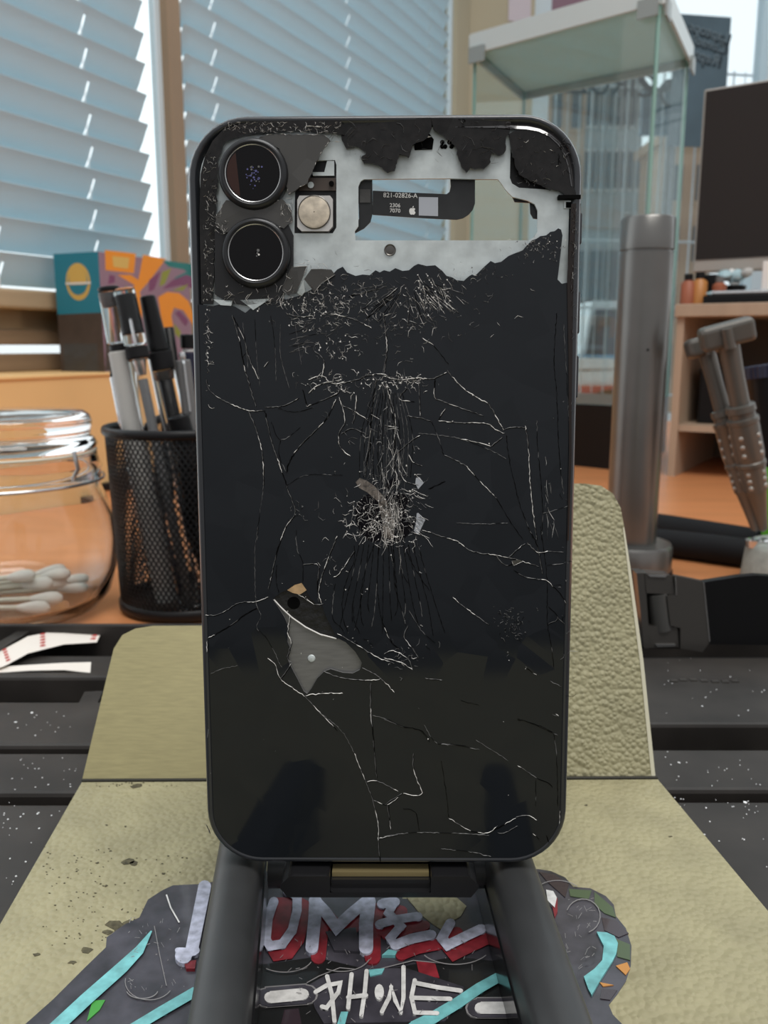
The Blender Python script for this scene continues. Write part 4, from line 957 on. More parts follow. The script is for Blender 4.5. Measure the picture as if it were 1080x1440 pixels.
# strip of curved glass down the right edge
mb = MB()
ra = PP([(803, 287), (801, 330), (797, 392), (799, 500), (800, 640), (797, 760)]); rb = PP([(818, 285), (815, 330), (813, 392), (811, 500), (808, 640), (803, 760)])
vs = []; fs = []
for a, b in zip(ra, rb):
    for j in range(K + 1):
        t = j / K; p = a.lerp(b, t); vs.append(Vector((p.x, p.y, .00025 - .0010 * t * t)))
for i in range(len(ra) - 1):
    for j in range(K): q = i * (K + 1) + j; fs.append((q, q + K + 1, q + K + 2, q + 1))
mb.add(vs, fs, 'edge_brown'); part(ph, 'edge_shard', mb, smooth=60)
# fine cracks on the shards
GL = MB()
def scr(px0, py0, px1, py1, n, l0, z, cls='crackL', w=.6):
    for _ in range(n):
        P = angular(random.uniform(px0, px1), random.uniform(py0, py1), random.randint(1, 3), l0 * 1.6, None)
        if random.random() < .3: m = 'crackF'
        else: m = cls
        pribbon([pp(min(max(x, px0), px1), min(max(y, py0), py1)) for x, y in P], w * PX, m, z=z, h=.0001)
scr(310, 172, 480, 187, 150, 3, .00003); scr(286, 215, 304, 425, 150, 3, .00003, w=.5); scr(484, 170, 600, 225, 34, 7, .0003, 'crackF'); scr(612, 172, 705, 230, 26, 8, .0002, 'crackF'); scr(725, 188, 798, 262, 34, 3, .00003, 'crackF', .5); scr(735, 190, 798, 262, 12, 3, .00003)
scr(430, 178, 480, 200, 22, 8, .0003, 'crackL', .9); scr(400, 372, 470, 415, 40, 6, .0010); scr(803, 290, 812, 480, 40, 4, .00026, 'crackF', .6); scr(805, 290, 810, 400, 14, 4, .00026); scr(310, 400, 400, 432, 40, 6, .0004, 'crackL', .7); scr(312, 312, 322, 330, 10, 4, .0007); scr(396, 280, 412, 315, 14, 5, .0008)
scr(303, 280, 312, 330, 12, 5, .0007); scr(640, 168, 730, 178, 16, 4, .0002, 'crackD', .9); scr(784, 200, 806, 250, 16, 4, .0002, 'crackD', .9)
part(corner, 'hairline_cracks', GL)

# ======================================================= PHONE STAND
SX = 0.0003
st = thing('phone_stand', 'black folding phone stand with two thick side bars gripping the phone', 'stand', (SX, .16, MAT))
def rprofile(w, h, r, n=5):
    return [(x, y + h / 2) for x, y in rrect(w, h, r, n)]
BH = .0195
for sx, xo, sl_ in ((-1, -.0300, -.085), (1, .0289, -.045)):
    pr = rprofile(.0102, BH, .0042)
    mb = MB(); vs = []; fs = []; ys = [.095, .100, .150, .200, .236, .240]
    L = len(pr)
    for i, y in enumerate(ys):
        s_ = .8 if i in (0, 5) else 1
        vs += [(xo + x * s_ + (y - .15) * sl_, y, MAT + .0001 + z * s_ + (1 - s_) * BH / 2) for x, z in pr]
    for i in range(len(ys) - 1):
        for k in range(L): fs.append((i * L + k, i * L + (k + 1) % L, (i + 1) * L + (k + 1) % L, (i + 1) * L + k))
    fs += [tuple(range(L)), tuple(range((len(ys) - 1) * L, len(ys) * L))[::-1]]
    mb.add(vs, [f[::-1] for f in fs], 'stand'); part(st, 'side_bar', mb, smooth=45)
    mb = MB(); xi = xo - sx * .0047
    mb.prism([(xi - .0008 + (y - .15) * sl_, y, MAT + .0095) for y in (.102, .234)] + [(xi + .0008 + (y - .15) * sl_, y, MAT + .0095) for y in (.234, .102)], (0, 0, -.0090), 'stand_gloss'); part(st, 'inner_rail', mb, bevel=.0005)
# cradle under the phone
def cpt(px, py, y): return at_y(px, py, y)
cy = at_z(534, 1240, .7895).y - .0015
cz1 = min(at_y(534, 1220, cy).z, (PM @ Vector((0, -PH / 2, -.0083))).z - .0002, (PM @ Vector((0, -PH / 2, 0))).z - .0002); cz0 = at_y(534, 1262, cy).z
cx0 = at_y(394, 1240, cy).x; cx1 = at_y(673, 1240, cy).x
nx0 = at_y(464, 1240, cy).x; nx1 = at_y(606, 1240, cy).x
nz = at_y(534, 1255, cy).z
D = .010
mb = MB()
mb.prism([(cx0 + .0015, cy, cz0), (cx1 - .0015, cy, cz0), (cx1, cy, cz0 + .002), (cx1, cy, cz1 - .002), (cx1 - .002, cy, cz1), (nx1, cy, cz1), (nx1, cy, nz), (nx0, cy, nz), (nx0, cy, cz1), (cx0 + .002, cy, cz1), (cx0, cy, cz1 - .002), (cx0, cy, cz0 + .002)], (0, D, 0), 'stand_gloss')
cr = part(st, 'cradle', mb, bevel=.0006)
mb = MB(); mb.box(((nx0 + nx1) / 2, cy + .0035, (nz + cz1) / 2 - .0009), (nx1 - nx0 - .0002, .004, cz1 - nz - .0018), 'stand_gloss'); part(cr, 'recess_pad', mb)
mb = MB(); mb.box(((nx0 + nx1) / 2, cy + .004, cz1 - .0012), (nx1 - nx0 - .0006, .003, .0010), 'gold_glint'); part(cr, 'gold_glint_strip', mb)  # gold reflection in the recess, painted as a thin strip
mb = MB(); mb.tube([(-.026, cy + D + .006, MAT + .011), (.026, cy + D + .006, MAT + .011)], .0042, 'stand', n=16); part(st, 'hinge_rod', mb, smooth=50)
mb = MB(); mb.box((0, cy + D + .0035, (cz0 + MAT + .010) / 2 + .002), (.030, .006, .012), 'stand'); part(st, 'cradle_arm', mb, bevel=.001)
mb = MB(); c = PM @ Vector((0, -.045, -.0105)); mb.box(c, (.036, .003, .056), 'stand', PM.to_3x3() @ Matrix.Rotation(R(90), 3, 'X').inverted() @ Matrix.Identity(3)); part(st, 'backrest', mb, bevel=.001)

# ======================================================= DESK ITEMS, LEFT
# adhesive liner strips in the tray recess
def liner(label, px_top, px_bot, z, marks):
    a = [at_z(x, y, z) for x, y in px_top]; b = [at_z(x, y, z) for x, y in px_bot]
    r = thing('adhesive_liner_strip', label, 'paper strip', a[0], 'white release liner strips')
    mb = MB(); n_ = len(a); vs = []
    for k in range(n_):
        lift = .0015 * math.sin(math.pi * k / (n_ - 1)); vs += [a[k] + WZ * lift, b[k] + WZ * lift]
    vs2 = vs + [v - WZ * .0002 for v in vs]; m_ = len(vs)
    fs = []
    for k in range(n_ - 1):
        q = 2 * k; fs += [(q, q + 1, q + 3, q + 2), (m_ + q, m_ + q + 2, m_ + q + 3, m_ + q + 1), (q, q + 2, m_ + q + 2, m_ + q), (q + 1, m_ + q + 1, m_ + q + 3, q + 3)]
    mb.add(vs2, fs, 'paper'); part(r, 'paper', mb)
    if marks:
        mb = MB()
        for k, t in marks:
            for j in range(5):
                f = (j + .6) / 5.6
                p = a[k].lerp(b[k], f).lerp(a[k + 1].lerp(b[k + 1], f), t) + WZ * (.0004 + .0015 * math.sin(math.pi * (k + t) / (n_ - 1)))
                d = (a[k + 1] - a[k]).normalized()
                mb.tube([p - d * .0011, p + Vector((0, .0007, 0)), p + d * .0011, p + d * .0004 - Vector((0, .0008, 0))], .0003, 'red', n=4)
        part(r, 'red_print', mb)
liner('curved white paper liner strip with red print, upper of the two left of the mat', [(-20, 930), (2, 918), (40, 899), (90, 888), (147, 880)], [(-14, 944), (10, 938), (40, 923), (90, 909), (136, 903)], TRAY - .0040, [(1, .1), (2, .4), (3, .85)])
liner('plain white paper liner strip, lower of the two left of the mat', [(-20, 939), (40, 939), (90, 936), (128, 931)], [(-20, 947), (40, 947), (90, 946), (127, 946)], TRAY - .0052, None)

# pen cup
CC = Vector((-.1135, .492, DESK))
pc = thing('pen_cup', 'black wire mesh pen cup full of pens behind the phone', 'pen cup', CC)
RB, RT_, H1 = .0392, .0432, .1015
mb = MB(); mb.lathe([(RT_ + .0018 * math.cos(a), H1 + .0022 + .0026 * math.sin(a)) for a in [i * math.pi / 6 for i in range(12)]], 'wire', n=72, mtx=Matrix.Translation(CC), closed=True); part(pc, 'rim', mb, smooth=50)
mb = MB(); mb.lathe([(.0005, .0012), (RB, .0012), (RB + .0014, .0025), (RB + .0016, .006), (RB + .0004, .0075), (RB - .0006, .006), (RB - .0012, .0026), (.0005, .0024)], 'wire', n=72, mtx=Matrix.Translation(CC)); part(pc, 'cup_bottom', mb, smooth=50)
mb = MB(); NS = 84; SEG = 14; z0, z1 = .006, H1
def cyl(a, t): 
    r = RB + (RT_ - .0005 - RB) * t; return CC + Vector((r * math.cos(a), r * math.sin(a), z0 + (z1 - z0) * t))
turn = (z1 - z0) / 1.5 / .0415
for k in range(NS):
    for sg in (1, -1):
        a0 = 2 * math.pi * k / NS
        mb.tube([cyl(a0 + sg * turn * i / SEG, i / SEG) for i in range(SEG + 1)], .00052, 'wire', n=3, caps=False)
part(pc, 'mesh_wall', mb)
# pens
def pen_axis(tx, ty, bx, by, yt, yb_):
    t = at_y(tx, ty, yt); b = at_y(bx, by, yb_); d = (b - t).normalized()
    e = t + d * ((DESK + .006 - t.z) / d.z)
    v = Vector((e.x - CC.x, e.y - CC.y)) if e.y < .58 else Vector((0, 0))
    if v.length > .030 and t.x < 0: v = v * (.030 / v.length); e = Vector((CC.x + v.x, CC.y + v.y, e.z))
    return t, e
def pen(name, label, cat, axis, segs, group='pens in the wire cup'):
    """segs: (part name, s0, s1, r0, r1, material) with s metres below the tip"""
    t, e = axis; L = (e - t).length; d = (e - t).normalized()
    r = thing(name, label, cat, e, group)
    for pn, s0, s1, r0, r1_, m in segs:
        s1 = L if s1 is None else min(s1, L)
        if pn == 'clip':
            side = Vector((.3, -1, 0)); side = (side - d * side.dot(d)).normalized() * r0
            mb = MB(); mb.tube([t + d * s0 + side * .7, t + d * (s0 + .001) + side, t + d * s1 + side], r1_, m, n=8)
        else:
            mb = MB(); b_ = min(.0006, (s1 - s0) * .2)
            mb.lathe([(.0002, s0), (r0 * .85, s0), (r0, s0 + b_), (r1_, s1 - b_), (r1_ * .85, s1), (.0002, s1)], m, n=28, mtx=axis_mtx(t, e))
        part(r, pn, mb, smooth=40)
    return r
pen('marker_pen', 'white bodied pen with a clear cap, leftmost in the wire cup', 'pen', pen_axis(152, 403, 187, 592, .478, .478),
    [('cap_top', 0, .0022, .0056, .0058, 'black'), ('clear_cap', .0023, .030, .0058, .0060, 'clear'), ('inner_plug', .0030, .011, .0050, .0036, 'pen_grey'), ('grip', .0305, .034, .0052, .0054, 'black'), ('barrel', .0341, None, .0062, .0062, 'white_grey')])
pen('ballpoint_pen', 'clear barrelled pen with black cap and grip beside the white pen', 'pen', pen_axis(174, 406, 213, 592, .473, .470),
    [('clear_cap', 0, .030, .0056, .0060, 'clear'), ('black_cap', .003, .024, .0044, .0050, 'black'), ('collar', .0305, .037, .0060, .0062, 'black_rough'), ('nib', .0375, .046, .0030, .0020, 'steel'), ('clear_barrel', .0372, None, .0060, .0060, 'clear'), ('ink_tube', .048, None, .0020, .0020, 'pen_grey'), ('clip', .016, .030, .0058, .0008, 'steel')])
pen('felt_marker', 'black capped felt marker with a clear smoky barrel in the wire cup', 'marker', pen_axis(207, 416, 245, 592, .486, .486),
    [('cap', 0, .030, .0042, .0058, 'black'), ('collar', .0302, .0405, .0068, .0066, 'black_rough'), ('clear_barrel', .0408, None, .0062, .0062, 'clear'), ('ink_tube', .045, None, .0030, .0030, 'black'), ('sleeve', .0407, .046, .0045, .0040, 'metal')])
pen('slim_pen', 'slim black pen with a clip standing behind the felt marker', 'pen', pen_axis(237, 460, 256, 592, .500, .500), [('barrel', 0, None, .0028, .0028, 'black'), ('clip', .001, .03, .0036, .0007, 'metal_dk')])
pen('ballpoint_pen', 'dark grey clicker pen low in the wire cup next to the phone', 'pen', pen_axis(257, 506, 268, 592, .482, .482), [('button', -.004, 0, .0018, .0018, 'steel'), ('barrel', 0, None, .0040, .0044, 'pen_grey'), ('clip', .001, .028, .0050, .0007, 'steel')])
pen('ballpoint_pen', 'navy pen with a round black top half hidden by the phone', 'pen', pen_axis(264, 470, 270, 592, .505, .505), [('knob', 0, .008, .0045, .0045, 'black'), ('collar', .0082, .010, .0036, .0036, 'white'), ('barrel', .0102, None, .0052, .0052, 'navy')])
pen('slim_pen', 'thin silver tipped pen leaning at the left rim of the wire cup', 'pen', pen_axis(160, 530, 172, 592, .492, .490), [('barrel', 0, None, .0024, .0024, 'steel'), ('tip', -.006, 0, .0008, .0022, 'black')])
pen('slim_pen', 'black pen deep inside the left of the wire cup, seen through the mesh', 'pen', pen_axis(182, 585, 190, 600, .485, .485), [('barrel', 0, None, .0042, .0042, 'black')])
pen('felt_marker', 'black marker deep inside the wire cup beside the phone, seen through the mesh', 'marker', pen_axis(250, 585, 256, 600, .468, .468), [('cap', 0, .03, .0060, .0062, 'black'), ('barrel', .0302, None, .0058, .0058, 'black_rough')])

# glass jar with cotton swabs
JC = Vector((-.2105, .475, DESK)); JM = Matrix.Translation(JC)
jr = thing('glass_jar', 'round clear glass jar with a glass lid holding cotton swabs', 'jar', JC)
out = [(.0005, .0012), (.040, .0012), (.047, .004), (.0535, .012), (.0575, .026), (.0585, .042), (.0570, .056), (.0535, .066), (.0510, .072), (.0515, .080), (.0525, .083), (.0510, .087), (.0500, .0905)]
inn = [(.0475, .0905), (.0480, .084), (.0480, .073), (.0505, .066), (.0545, .055), (.0560, .042), (.0550, .027), (.0505, .014), (.044, .0075), (.0005, .0060)]
mb = MB(); mb.lathe(out + inn, 'jar', n=96, mtx=JM); part(jr, 'jar_body', mb, smooth=60)
mb = MB(); mb.lathe([(.0005, .098), (.040, .098), (.0455, .0945), (.0495, .0935), (.0508, .0960), (.0495, .0985), (.0470, .1010), (.0478, .1050), (.0485, .1085), (.0470, .1120), (.0440, .1140), (.0005, .1150)], 'jar', n=96, mtx=JM); lid = part(jr, 'lid', mb, smooth=60)
mb = MB(); mb.lathe([(.0492 + .0011 * math.cos(a), .0922 + .0008 * math.sin(a)) for a in [i * math.pi / 4 for i in range(8)]], 'stick', n=72, mtx=JM, closed=True); part(jr, 'seal_ring', mb, smooth=60)
mb = MB(); mb.lathe([(.0530 + .0009 * math.cos(a), .0770 + .0009 * math.sin(a)) for a in [i * math.pi / 4 for i in range(8)]], 'steel', n=72, mtx=JM, closed=True)
mb.tube([JC + Vector((.046, -.022, .080)), JC + Vector((.050, -.024, .086)), JC + Vector((.048, -.023, .095))], .0012, 'steel', n=8); part(jr, 'wire_clamp', mb, smooth=50)
swl = ['cotton swab nearest the front of the jar, tip pointing right', 'cotton swab lying second lowest in the glass jar', 'cotton swab slanting upward at the right of the jar', 'topmost cotton swab in the jar, tip raised to the right', 'cotton swab crossing behind the raised one in the jar', 'cotton swab lying flat along the back of the jar', 'cotton swab tucked under the others at the jar bottom', 'cotton swab along the left inner side of the jar', 'cotton swab lying across the middle of the jar pile']
sw0 = [((-.040, -.016, .0085), (.036, -.022, .0150)), ((-.036, -.026, .0085), (.032, -.030, .0120)), ((-.042, -.004, .0110), (.028, -.014, .0215)), ((-.046, .004, .0140), (.020, -.018, .0270)), ((-.040, .012, .0090), (.033, .000, .0230)), ((-.034, .028, .0090), (.036, .024, .0120)), ((-.030, .006, .0085), (.040, .010, .0100)), ((-.046, -.010, .0110), (.020, .030, .0180)), ((-.040, -.014, .0130), (.030, .004, .0165))]
for lb, (a, b) in zip(swl, sw0):
    a = JC + Vector(a); b = JC + Vector(b); L = (b - a).length
    r = thing('cotton_swab', lb, 'cotton swab', a, 'cotton swabs in the jar')
    mb = MB(); mb.tube([a.lerp(b, .1), a.lerp(b, .9)], .0016, 'stick', n=10); part(r, 'stick', mb, smooth=50)
    for m_ in (axis_mtx(a, b), axis_mtx(b, a)):
        mb = MB(); mb.lathe([(.0002, 0), (.0022, .0008), (.0035, .003), (.0038, .007), (.0031, .012), (.0020, .0165), (.0016, .0175)], 'cotton', n=16, mtx=m_); part(r, 'cotton_tip', mb, smooth=60)

# carton on the sill
bc = on_plane(148, 521, W(0, SILL_N - .004, 0), WN); bc.z = SILL_Z
BT = on_plane(148, 355, bc, WN).z
ca = thing('printed_carton', 'teal and orange printed carton on the window sill behind the pens', 'carton', bc)
bw, bd, bh = .150, .060, BT - SILL_Z
def CB(u, n, z): return bc + WU * u - WN * n + WZ * z
mb = MB(); c = CB(bw / 2, bd / 2, bh / 2); mb.box(c, (bw, bd, bh), 'carton_dk', WROT); body = part(ca, 'carton_body', mb)
# front art, coordinates (u/bw, z/bh)
mb = MB()
def art(P, m, k=1):
    mb.prism([CB(bw * x, -.00012 * k, bh * z) for x, z in P], WN * -.0001 if False else -WN * (.00011 * k), m)
art([(0, 0), (1, 0), (1, 1), (0, 1)], 'carton_mau', 1)
def artpx(P, m, k):
    pts = [on_plane(80 + x / 5.4, 340 + y / 5.4, bc + WN * .00012 * k, WN) for x, y in P]
    mb.prism(pts, -WN * (.00011 * k), m)
artpx([(365, 62), (600, 90), (585, 240), (370, 215)], 'carton_or', 2); artpx([(420, 108), (550, 122), (540, 205), (430, 190)], 'carton_ye', 3)
artpx([(655, 98), (830, 130), (700, 300), (630, 380), (650, 480), (640, 640), (610, 600), (545, 400), (590, 330), (460, 250), (560, 250), (620, 290)], 'carton_or', 2)
artpx([(800, 140), (1040, 170), (1040, 260), (960, 210), (850, 190)], 'carton_tg', 2); artpx([(860, 340), (900, 270), (1040, 200), (1040, 330), (960, 320)], 'carton_tg', 2)
artpx([(800, 360), (880, 290), (980, 250), (1060, 280), (1060, 360), (940, 330), (850, 350)], 'carton_pu', 3); artpx([(700, 290), (790, 220), (740, 360), (700, 380)], 'carton_pu', 2)
artpx([(770, 420), (840, 380), (930, 390), (1000, 450), (1040, 560), (1040, 640), (960, 520), (890, 500), (870, 560), (890, 680), (820, 680), (790, 560)], 'carton_or', 3)
artpx([(800, 230), (870, 200), (820, 320), (780, 340)], 'carton_gr', 3); artpx([(880, 370), (1000, 320), (960, 370)], 'carton_gr', 4); artpx([(890, 620), (940, 680), (940, 740), (900, 700)], 'carton_gr', 3); artpx([(520, 330), (570, 370), (560, 450)], 'carton_gr', 2); artpx([(580, 440), (620, 520), (590, 560)], 'carton_tg', 2)
artpx([(900, 540), (930, 520), (1000, 600), (980, 640)], 'carton_pu', 4)
artpx([(400, 250), (440, 260), (440, 310), (390, 320)], 'carton_pu', 2); artpx([(370, 590), (600, 640), (600, 1000), (370, 980)], 'carton_dk', 2)
part(body, 'front_print', mb)
# left face: teal upper half with a pale oval badge
mb = MB()
def side(P, m, k):  # x 0..1 from the corner leftwards
    mb.prism([CB(-.00012 * k, bd * x, bh * z) for x, z in P], WU * (.00011 * k), m)
side([(0, .50), (1, .49), (1, 1), (0, 1)], 'teal', 1)
def oval(rx, rz, m, k, cx=.48, cz=.76, a0=0, a1=360): side([(cx + rx * math.cos(R(a)), cz + rz * math.sin(R(a))) for a in range(a0, a1, 15)], m, k)
oval(.27, .155, 'carton_ye', 2); oval(.22, .125, 'teal', 3); oval(.20, .10, 'carton_ye', 4, cz=.785)
side([(.20, .74), (.76, .74), (.76, .755), (.20, .755)], 'white', 5); oval(.22, .125, 'carton_ye', 4, a0=200, a1=345); oval(.20, .085, 'teal', 5, cz=.735, a0=180, a1=361)
side([(.15, .0), (.92, .0), (.92, .24), (.15, .24)], 'shard_grey', 1)
part(body, 'side_print', mb)
# flat dark case behind the jar
q = at_z(150, 688, DESK)
mb = MB(); mb.box(q + Vector((-.004, .015, .004)), (.060, .05, .008), 'black'); tag(mb.build('flat_case', bevel=.002), 'flat black case on the desk between jar and wire pen cup', 'case')

# ======================================================= DESK ITEMS, RIGHT
# steel pole
PX_, PY_ = at_z(909, 800, DESK + .012).x, .565
pl = thing('metal_pole_stand', 'tall grey metal pole on a round foot right of the phone', 'pole', (PX_, PY_, DESK))
ptop = at_y(936, 306, PY_).z - DESK
pseam = at_y(934, 354, PY_).z - DESK
mtx = Matrix.Translation((PX_, PY_, DESK))
mb = MB(); mb.lathe([(.0005, .003), (.0270, .003), (.0270, .0190), (.0258, .0210), (.0170, .0215), (.0005, .0216)], 'metal', n=64, mtx=mtx); part(pl, 'foot', mb, smooth=40)
mb = MB(); mb.lathe([(.0005, 0), (.0278, 0), (.0278, .0032), (.0005, .0034)], 'black_rough', n=64, mtx=mtx); part(pl, 'rubber_pad', mb, smooth=40)
mb = MB(); mb.lathe([(.0163, .021), (.0163, pseam - .001), (.0155, pseam - .0008), (.0155, pseam + .0008)], 'metal', n=64, mtx=mtx); part(pl, 'pole', mb, smooth=40)
mb = MB(); mb.lathe([(.0155, pseam + .0005), (.0166, pseam + .0008), (.0166, ptop - .0012), (.0156, ptop), (.0005, ptop)], 'metal', n=64, mtx=mtx); part(pl, 'top_cap', mb, smooth=40)
mb = MB(); mb.disc(at_y(911, 492, PY_ - .0165), .0008, 'black', (0, -1, 0), .002, 12); part(pl, 'set_screw', mb)

# hinge bracket with strap
HY = .362
hg = thing('hinge_bracket', 'black metal hinge with a wide black strap on the tray edge beside the khaki flap', 'hinge', at_y(940, 914, HY))
def hp(px, y=HY): return [at_y(x, yy, y) for x, yy in px]
mb = MB(); mb.prism(hp([(895, 806), (907, 806), (914, 911), (906, 912)]), (0, .008, 0), 'metal_dk'); part(hg, 'mount_plate', mb, bevel=.0005)
for P in ([(906, 806), (944, 809), (950, 836), (908, 834)], [(911, 881), (952, 882), (955, 910), (914, 911)]):
    mb = MB(); mb.prism(hp(P), (0, .007, 0), 'metal_dk'); part(hg, 'knuckle', mb, bevel=.001)
for P in ([(911, 808), (938, 809), (936, 812), (914, 811)], [(922, 906), (950, 906), (948, 909), (924, 910)]):
    mb = MB(); mb.prism(hp(P, HY - .0006), (0, .001, 0), 'steel'); part(hg, 'washer', mb)
mb = MB(); mb.prism(hp([(884, 800), (952, 812), (960, 912), (895, 912)], HY + .0095), (0, .002, 0), 'metal_dk'); part(hg, 'back_plate', mb)
mb = MB(); mb.tube([at_y(924, 833, HY + .004), at_y(931, 884, HY + .004)], .0050, 'metal', n=24); part(hg, 'pin', mb, smooth=50)
mb = MB(); mb.prism(hp([(949, 810), (989, 818), (998, 903), (988, 917), (957, 912), (957, 883), (943, 880), (938, 838), (950, 837)], HY - .001), (0, .0035, 0), 'metal_dk'); part(hg, 'leaf', mb, bevel=.0005)
mb = MB(); mb.tube([at_y(989.5, 819, HY - .0011), at_y(998, 902, HY - .0011)], .0003, 'steel', n=6); mb.tube([at_y(950, 812, HY - .0011), at_y(951, 837, HY - .0011)], .00025, 'steel', n=6); part(hg, 'edge_highlight', mb)  # bright edge highlights of the leaf, put in as thin pale rods
mb = MB(); mb.prism(hp([(988, 819), (1040, 811), (1064, 809), (1140, 814), (1140, 908), (997, 906)], HY + .0005), (0, .004, 0), 'black'); part(hg, 'strap', mb, bevel=.0008)

# tool holder and its tools
TH = Vector((at_z(1088, 815, DESK).x, .530, DESK))
th = thing('tool_holder', 'squat round grey tool holder at the right edge of the desk', 'tool holder', TH)
tz = at_y(1080, 762, .53).z - DESK
mb = MB(); mb.lathe([(.0005, .0005), (.0275, .0005), (.0272, .004), (.0250, tz - .004), (.0235, tz - .001), (.0215, tz), (.0005, tz + .0006)], 'base_gr', n=64, mtx=Matrix.Translation(TH)); part(th, 'holder_body', mb, smooth=45)
for hx, hy in ((1062, 748), (1073, 746)):
    p = at_y(hx, hy + 3, .530); mb = MB(); mb.lathe([(.0028, -.004), (.0050, -.004), (.0054, .0005), (.0040, .0012), (.0028, .0008)], 'steel', n=24, mtx=Matrix.Translation((p.x, p.y, DESK + tz + .0008))); part(th, 'socket_ring', mb, smooth=45)
def ttool(label, tip, top, Y0, Y1, k, headdir, headlen):
    b = at_y(*tip, Y0); t = at_y(*top, Y1); L = (t - b).length; d = (t - b).normalized(); mt = axis_mtx(b, t)
    r = thing('T_handle_tool'.lower(), label, 'hand tool', b, 'T handled tools in the grey holder')
    mb = MB(); mb.lathe([(.0003, -.002), (.0026 * k, 0), (.0034 * k, .008), (.0056 * k, L * .20), (.0066 * k, L * .215)], 'knob', n=40, mtx=mt); part(r, 'tip', mb, smooth=40)
    mb = MB(); mb.lathe([(.0066 * k, L * .215), (.0074 * k, L * .34), (.0080 * k, L * .345), (.0080 * k, L * .362), (.0074 * k, L * .367), (.0080 * k, L * .40), (.0080 * k, L * .56), (.0084 * k, L * .565), (.0084 * k, L * .585), (.0070 * k, L * .59), (.0070 * k, L * .615), (.0078 * k, L * .62), (.0076 * k, L * .65), (.0052 * k, L * .655)], 'knob', n=40, mtx=mt); g = part(r, 'grip', mb, smooth=35)
    mb = MB()
    for s in (.24, .275, .31, .41, .455, .50):
        for a in range(5):
            rr = (.0069 if s < .35 else .0079) * k; an = 2 * math.pi * a / 5 + .3
            c = mt @ Vector((rr * math.cos(an), rr * math.sin(an), L * s)); nn = (mt.to_3x3() @ Vector((math.cos(an), math.sin(an), 0)))
            mb.lathe([(.0014 * k, -.0003), (.0012 * k, .0004), (.0006 * k, .0007), (.0001, .0008)], 'lensedge_dull', n=12, mtx=Matrix.Translation(c) @ nn.to_track_quat('Z', 'Y').to_matrix().to_4x4())
    part(g, 'grip_dimples', mb, smooth=60)
    mb = MB(); mb.lathe([(.0052 * k, L * .65), (.0050 * k, L * .80), (.0055 * k, L * .97), (.0003, L * .975)], 'knob', n=36, mtx=mt); part(r, 'shaft', mb, smooth=40)
    hd = Vector(headdir).normalized(); up_ = (d - hd * d.dot(hd)).normalized(); sd = hd.cross(up_)
    rot = Matrix((hd, sd, up_)).transposed()
    mb = MB(); mb.box(t, (headlen, .011 * k, .0125 * k), 'knob', rot); h = part(r, 'handle_head', mb, bevel=.003, segs=3)
    mb = MB(); mb.tube([t + sd * .0058 * k - up_ * .0065 * k - hd * .001, t + sd * .0058 * k + up_ * .004 * k - hd * .001], .0030 * k, 'knob', n=16); mb.tube([t - sd * .0058 * k - up_ * .0065 * k - hd * .001, t - sd * .0058 * k + up_ * .004 * k - hd * .001], .0030 * k, 'knob', n=16); part(h, 'head_rib', mb, smooth=50)
ttool('larger grey T handled tool with dimpled grip, in front in the round holder', (1073, 744), (1022, 470), .530, .520, 1.12, (1, -.15, .28), .031)
ttool('smaller grey T handled tool with dimpled grip, behind the larger one', (1062, 744), (991, 486), .531, .545, .95, (1, .2, .24), .024)

# capped marker tube at the frame edge
mk = pen_axis(1078, 512, 1096, 720, .60, .59); 
t, e = mk; d = (e - t).normalized(); e = t + d * ((DESK + .0 - t.z) / d.z)
r = thing('marker_tube', 'black tube with a ribbed cap and green label at the right frame edge', 'tube', e)
mt = axis_mtx(t, e); L = (e - t).length
mb = MB(); n_ = 56; prof = []
vs = []; fs = []
for j, z in enumerate((0, .001, .009)):
    for k in range(n_): 
        rr = (.0150 if k % 2 else .0143) - (.0010 if j == 0 else 0); a = 2 * math.pi * k / n_; vs.append(mt @ Vector((rr * math.cos(a), rr * math.sin(a), z)))
for j in range(2):
    for k in range(n_): fs.append((j * n_ + k, j * n_ + (k + 1) % n_, (j + 1) * n_ + (k + 1) % n_, (j + 1) * n_ + k))
fs += [tuple(range(n_))[::-1], tuple(range(2 * n_, 3 * n_))]
mb.add(vs, [f[::-1] for f in fs], 'navy'); part(r, 'ribbed_cap', mb)
mb = MB(); mb.lathe([(.0140, .009), (.0135, .012), (.0122, L * .55), (.0122, L), (.0002, L)], 'black', n=48, mtx=mt); part(r, 'tube_body', mb, smooth=40)
mb = MB(); mb.lathe([(.0121, L * .50), (.0128, L * .50), (.0126, L * .86), (.0120, L * .86)], 'green', n=48, mtx=mt); part(r, 'green_label', mb, smooth=40)

# black sleeve / cable roll on the desk
r = thing('cable_roll', 'soft black cable roll lying on the desk behind the grey pole', 'cable', at_z(960, 790, DESK))
for (a, b, rad) in (((880, 752), (1075, 786), .0105), ((890, 778), (1065, 800), .0100)):
    p, q = at_z(*a, DESK), at_z(*b, DESK); p.z = q.z = DESK + rad
    mb = MB(); mb.tube([p, p.lerp(q, .03), p.lerp(q, .35) + Vector((0, .004, 0)), p.lerp(q, .7) + Vector((0, .002, 0)), p.lerp(q, .97), q], [rad * .6, rad, rad * .97, rad, rad, rad * .6], 'black_rough', n=20); part(r, 'cable_strand', mb, smooth=50)
    
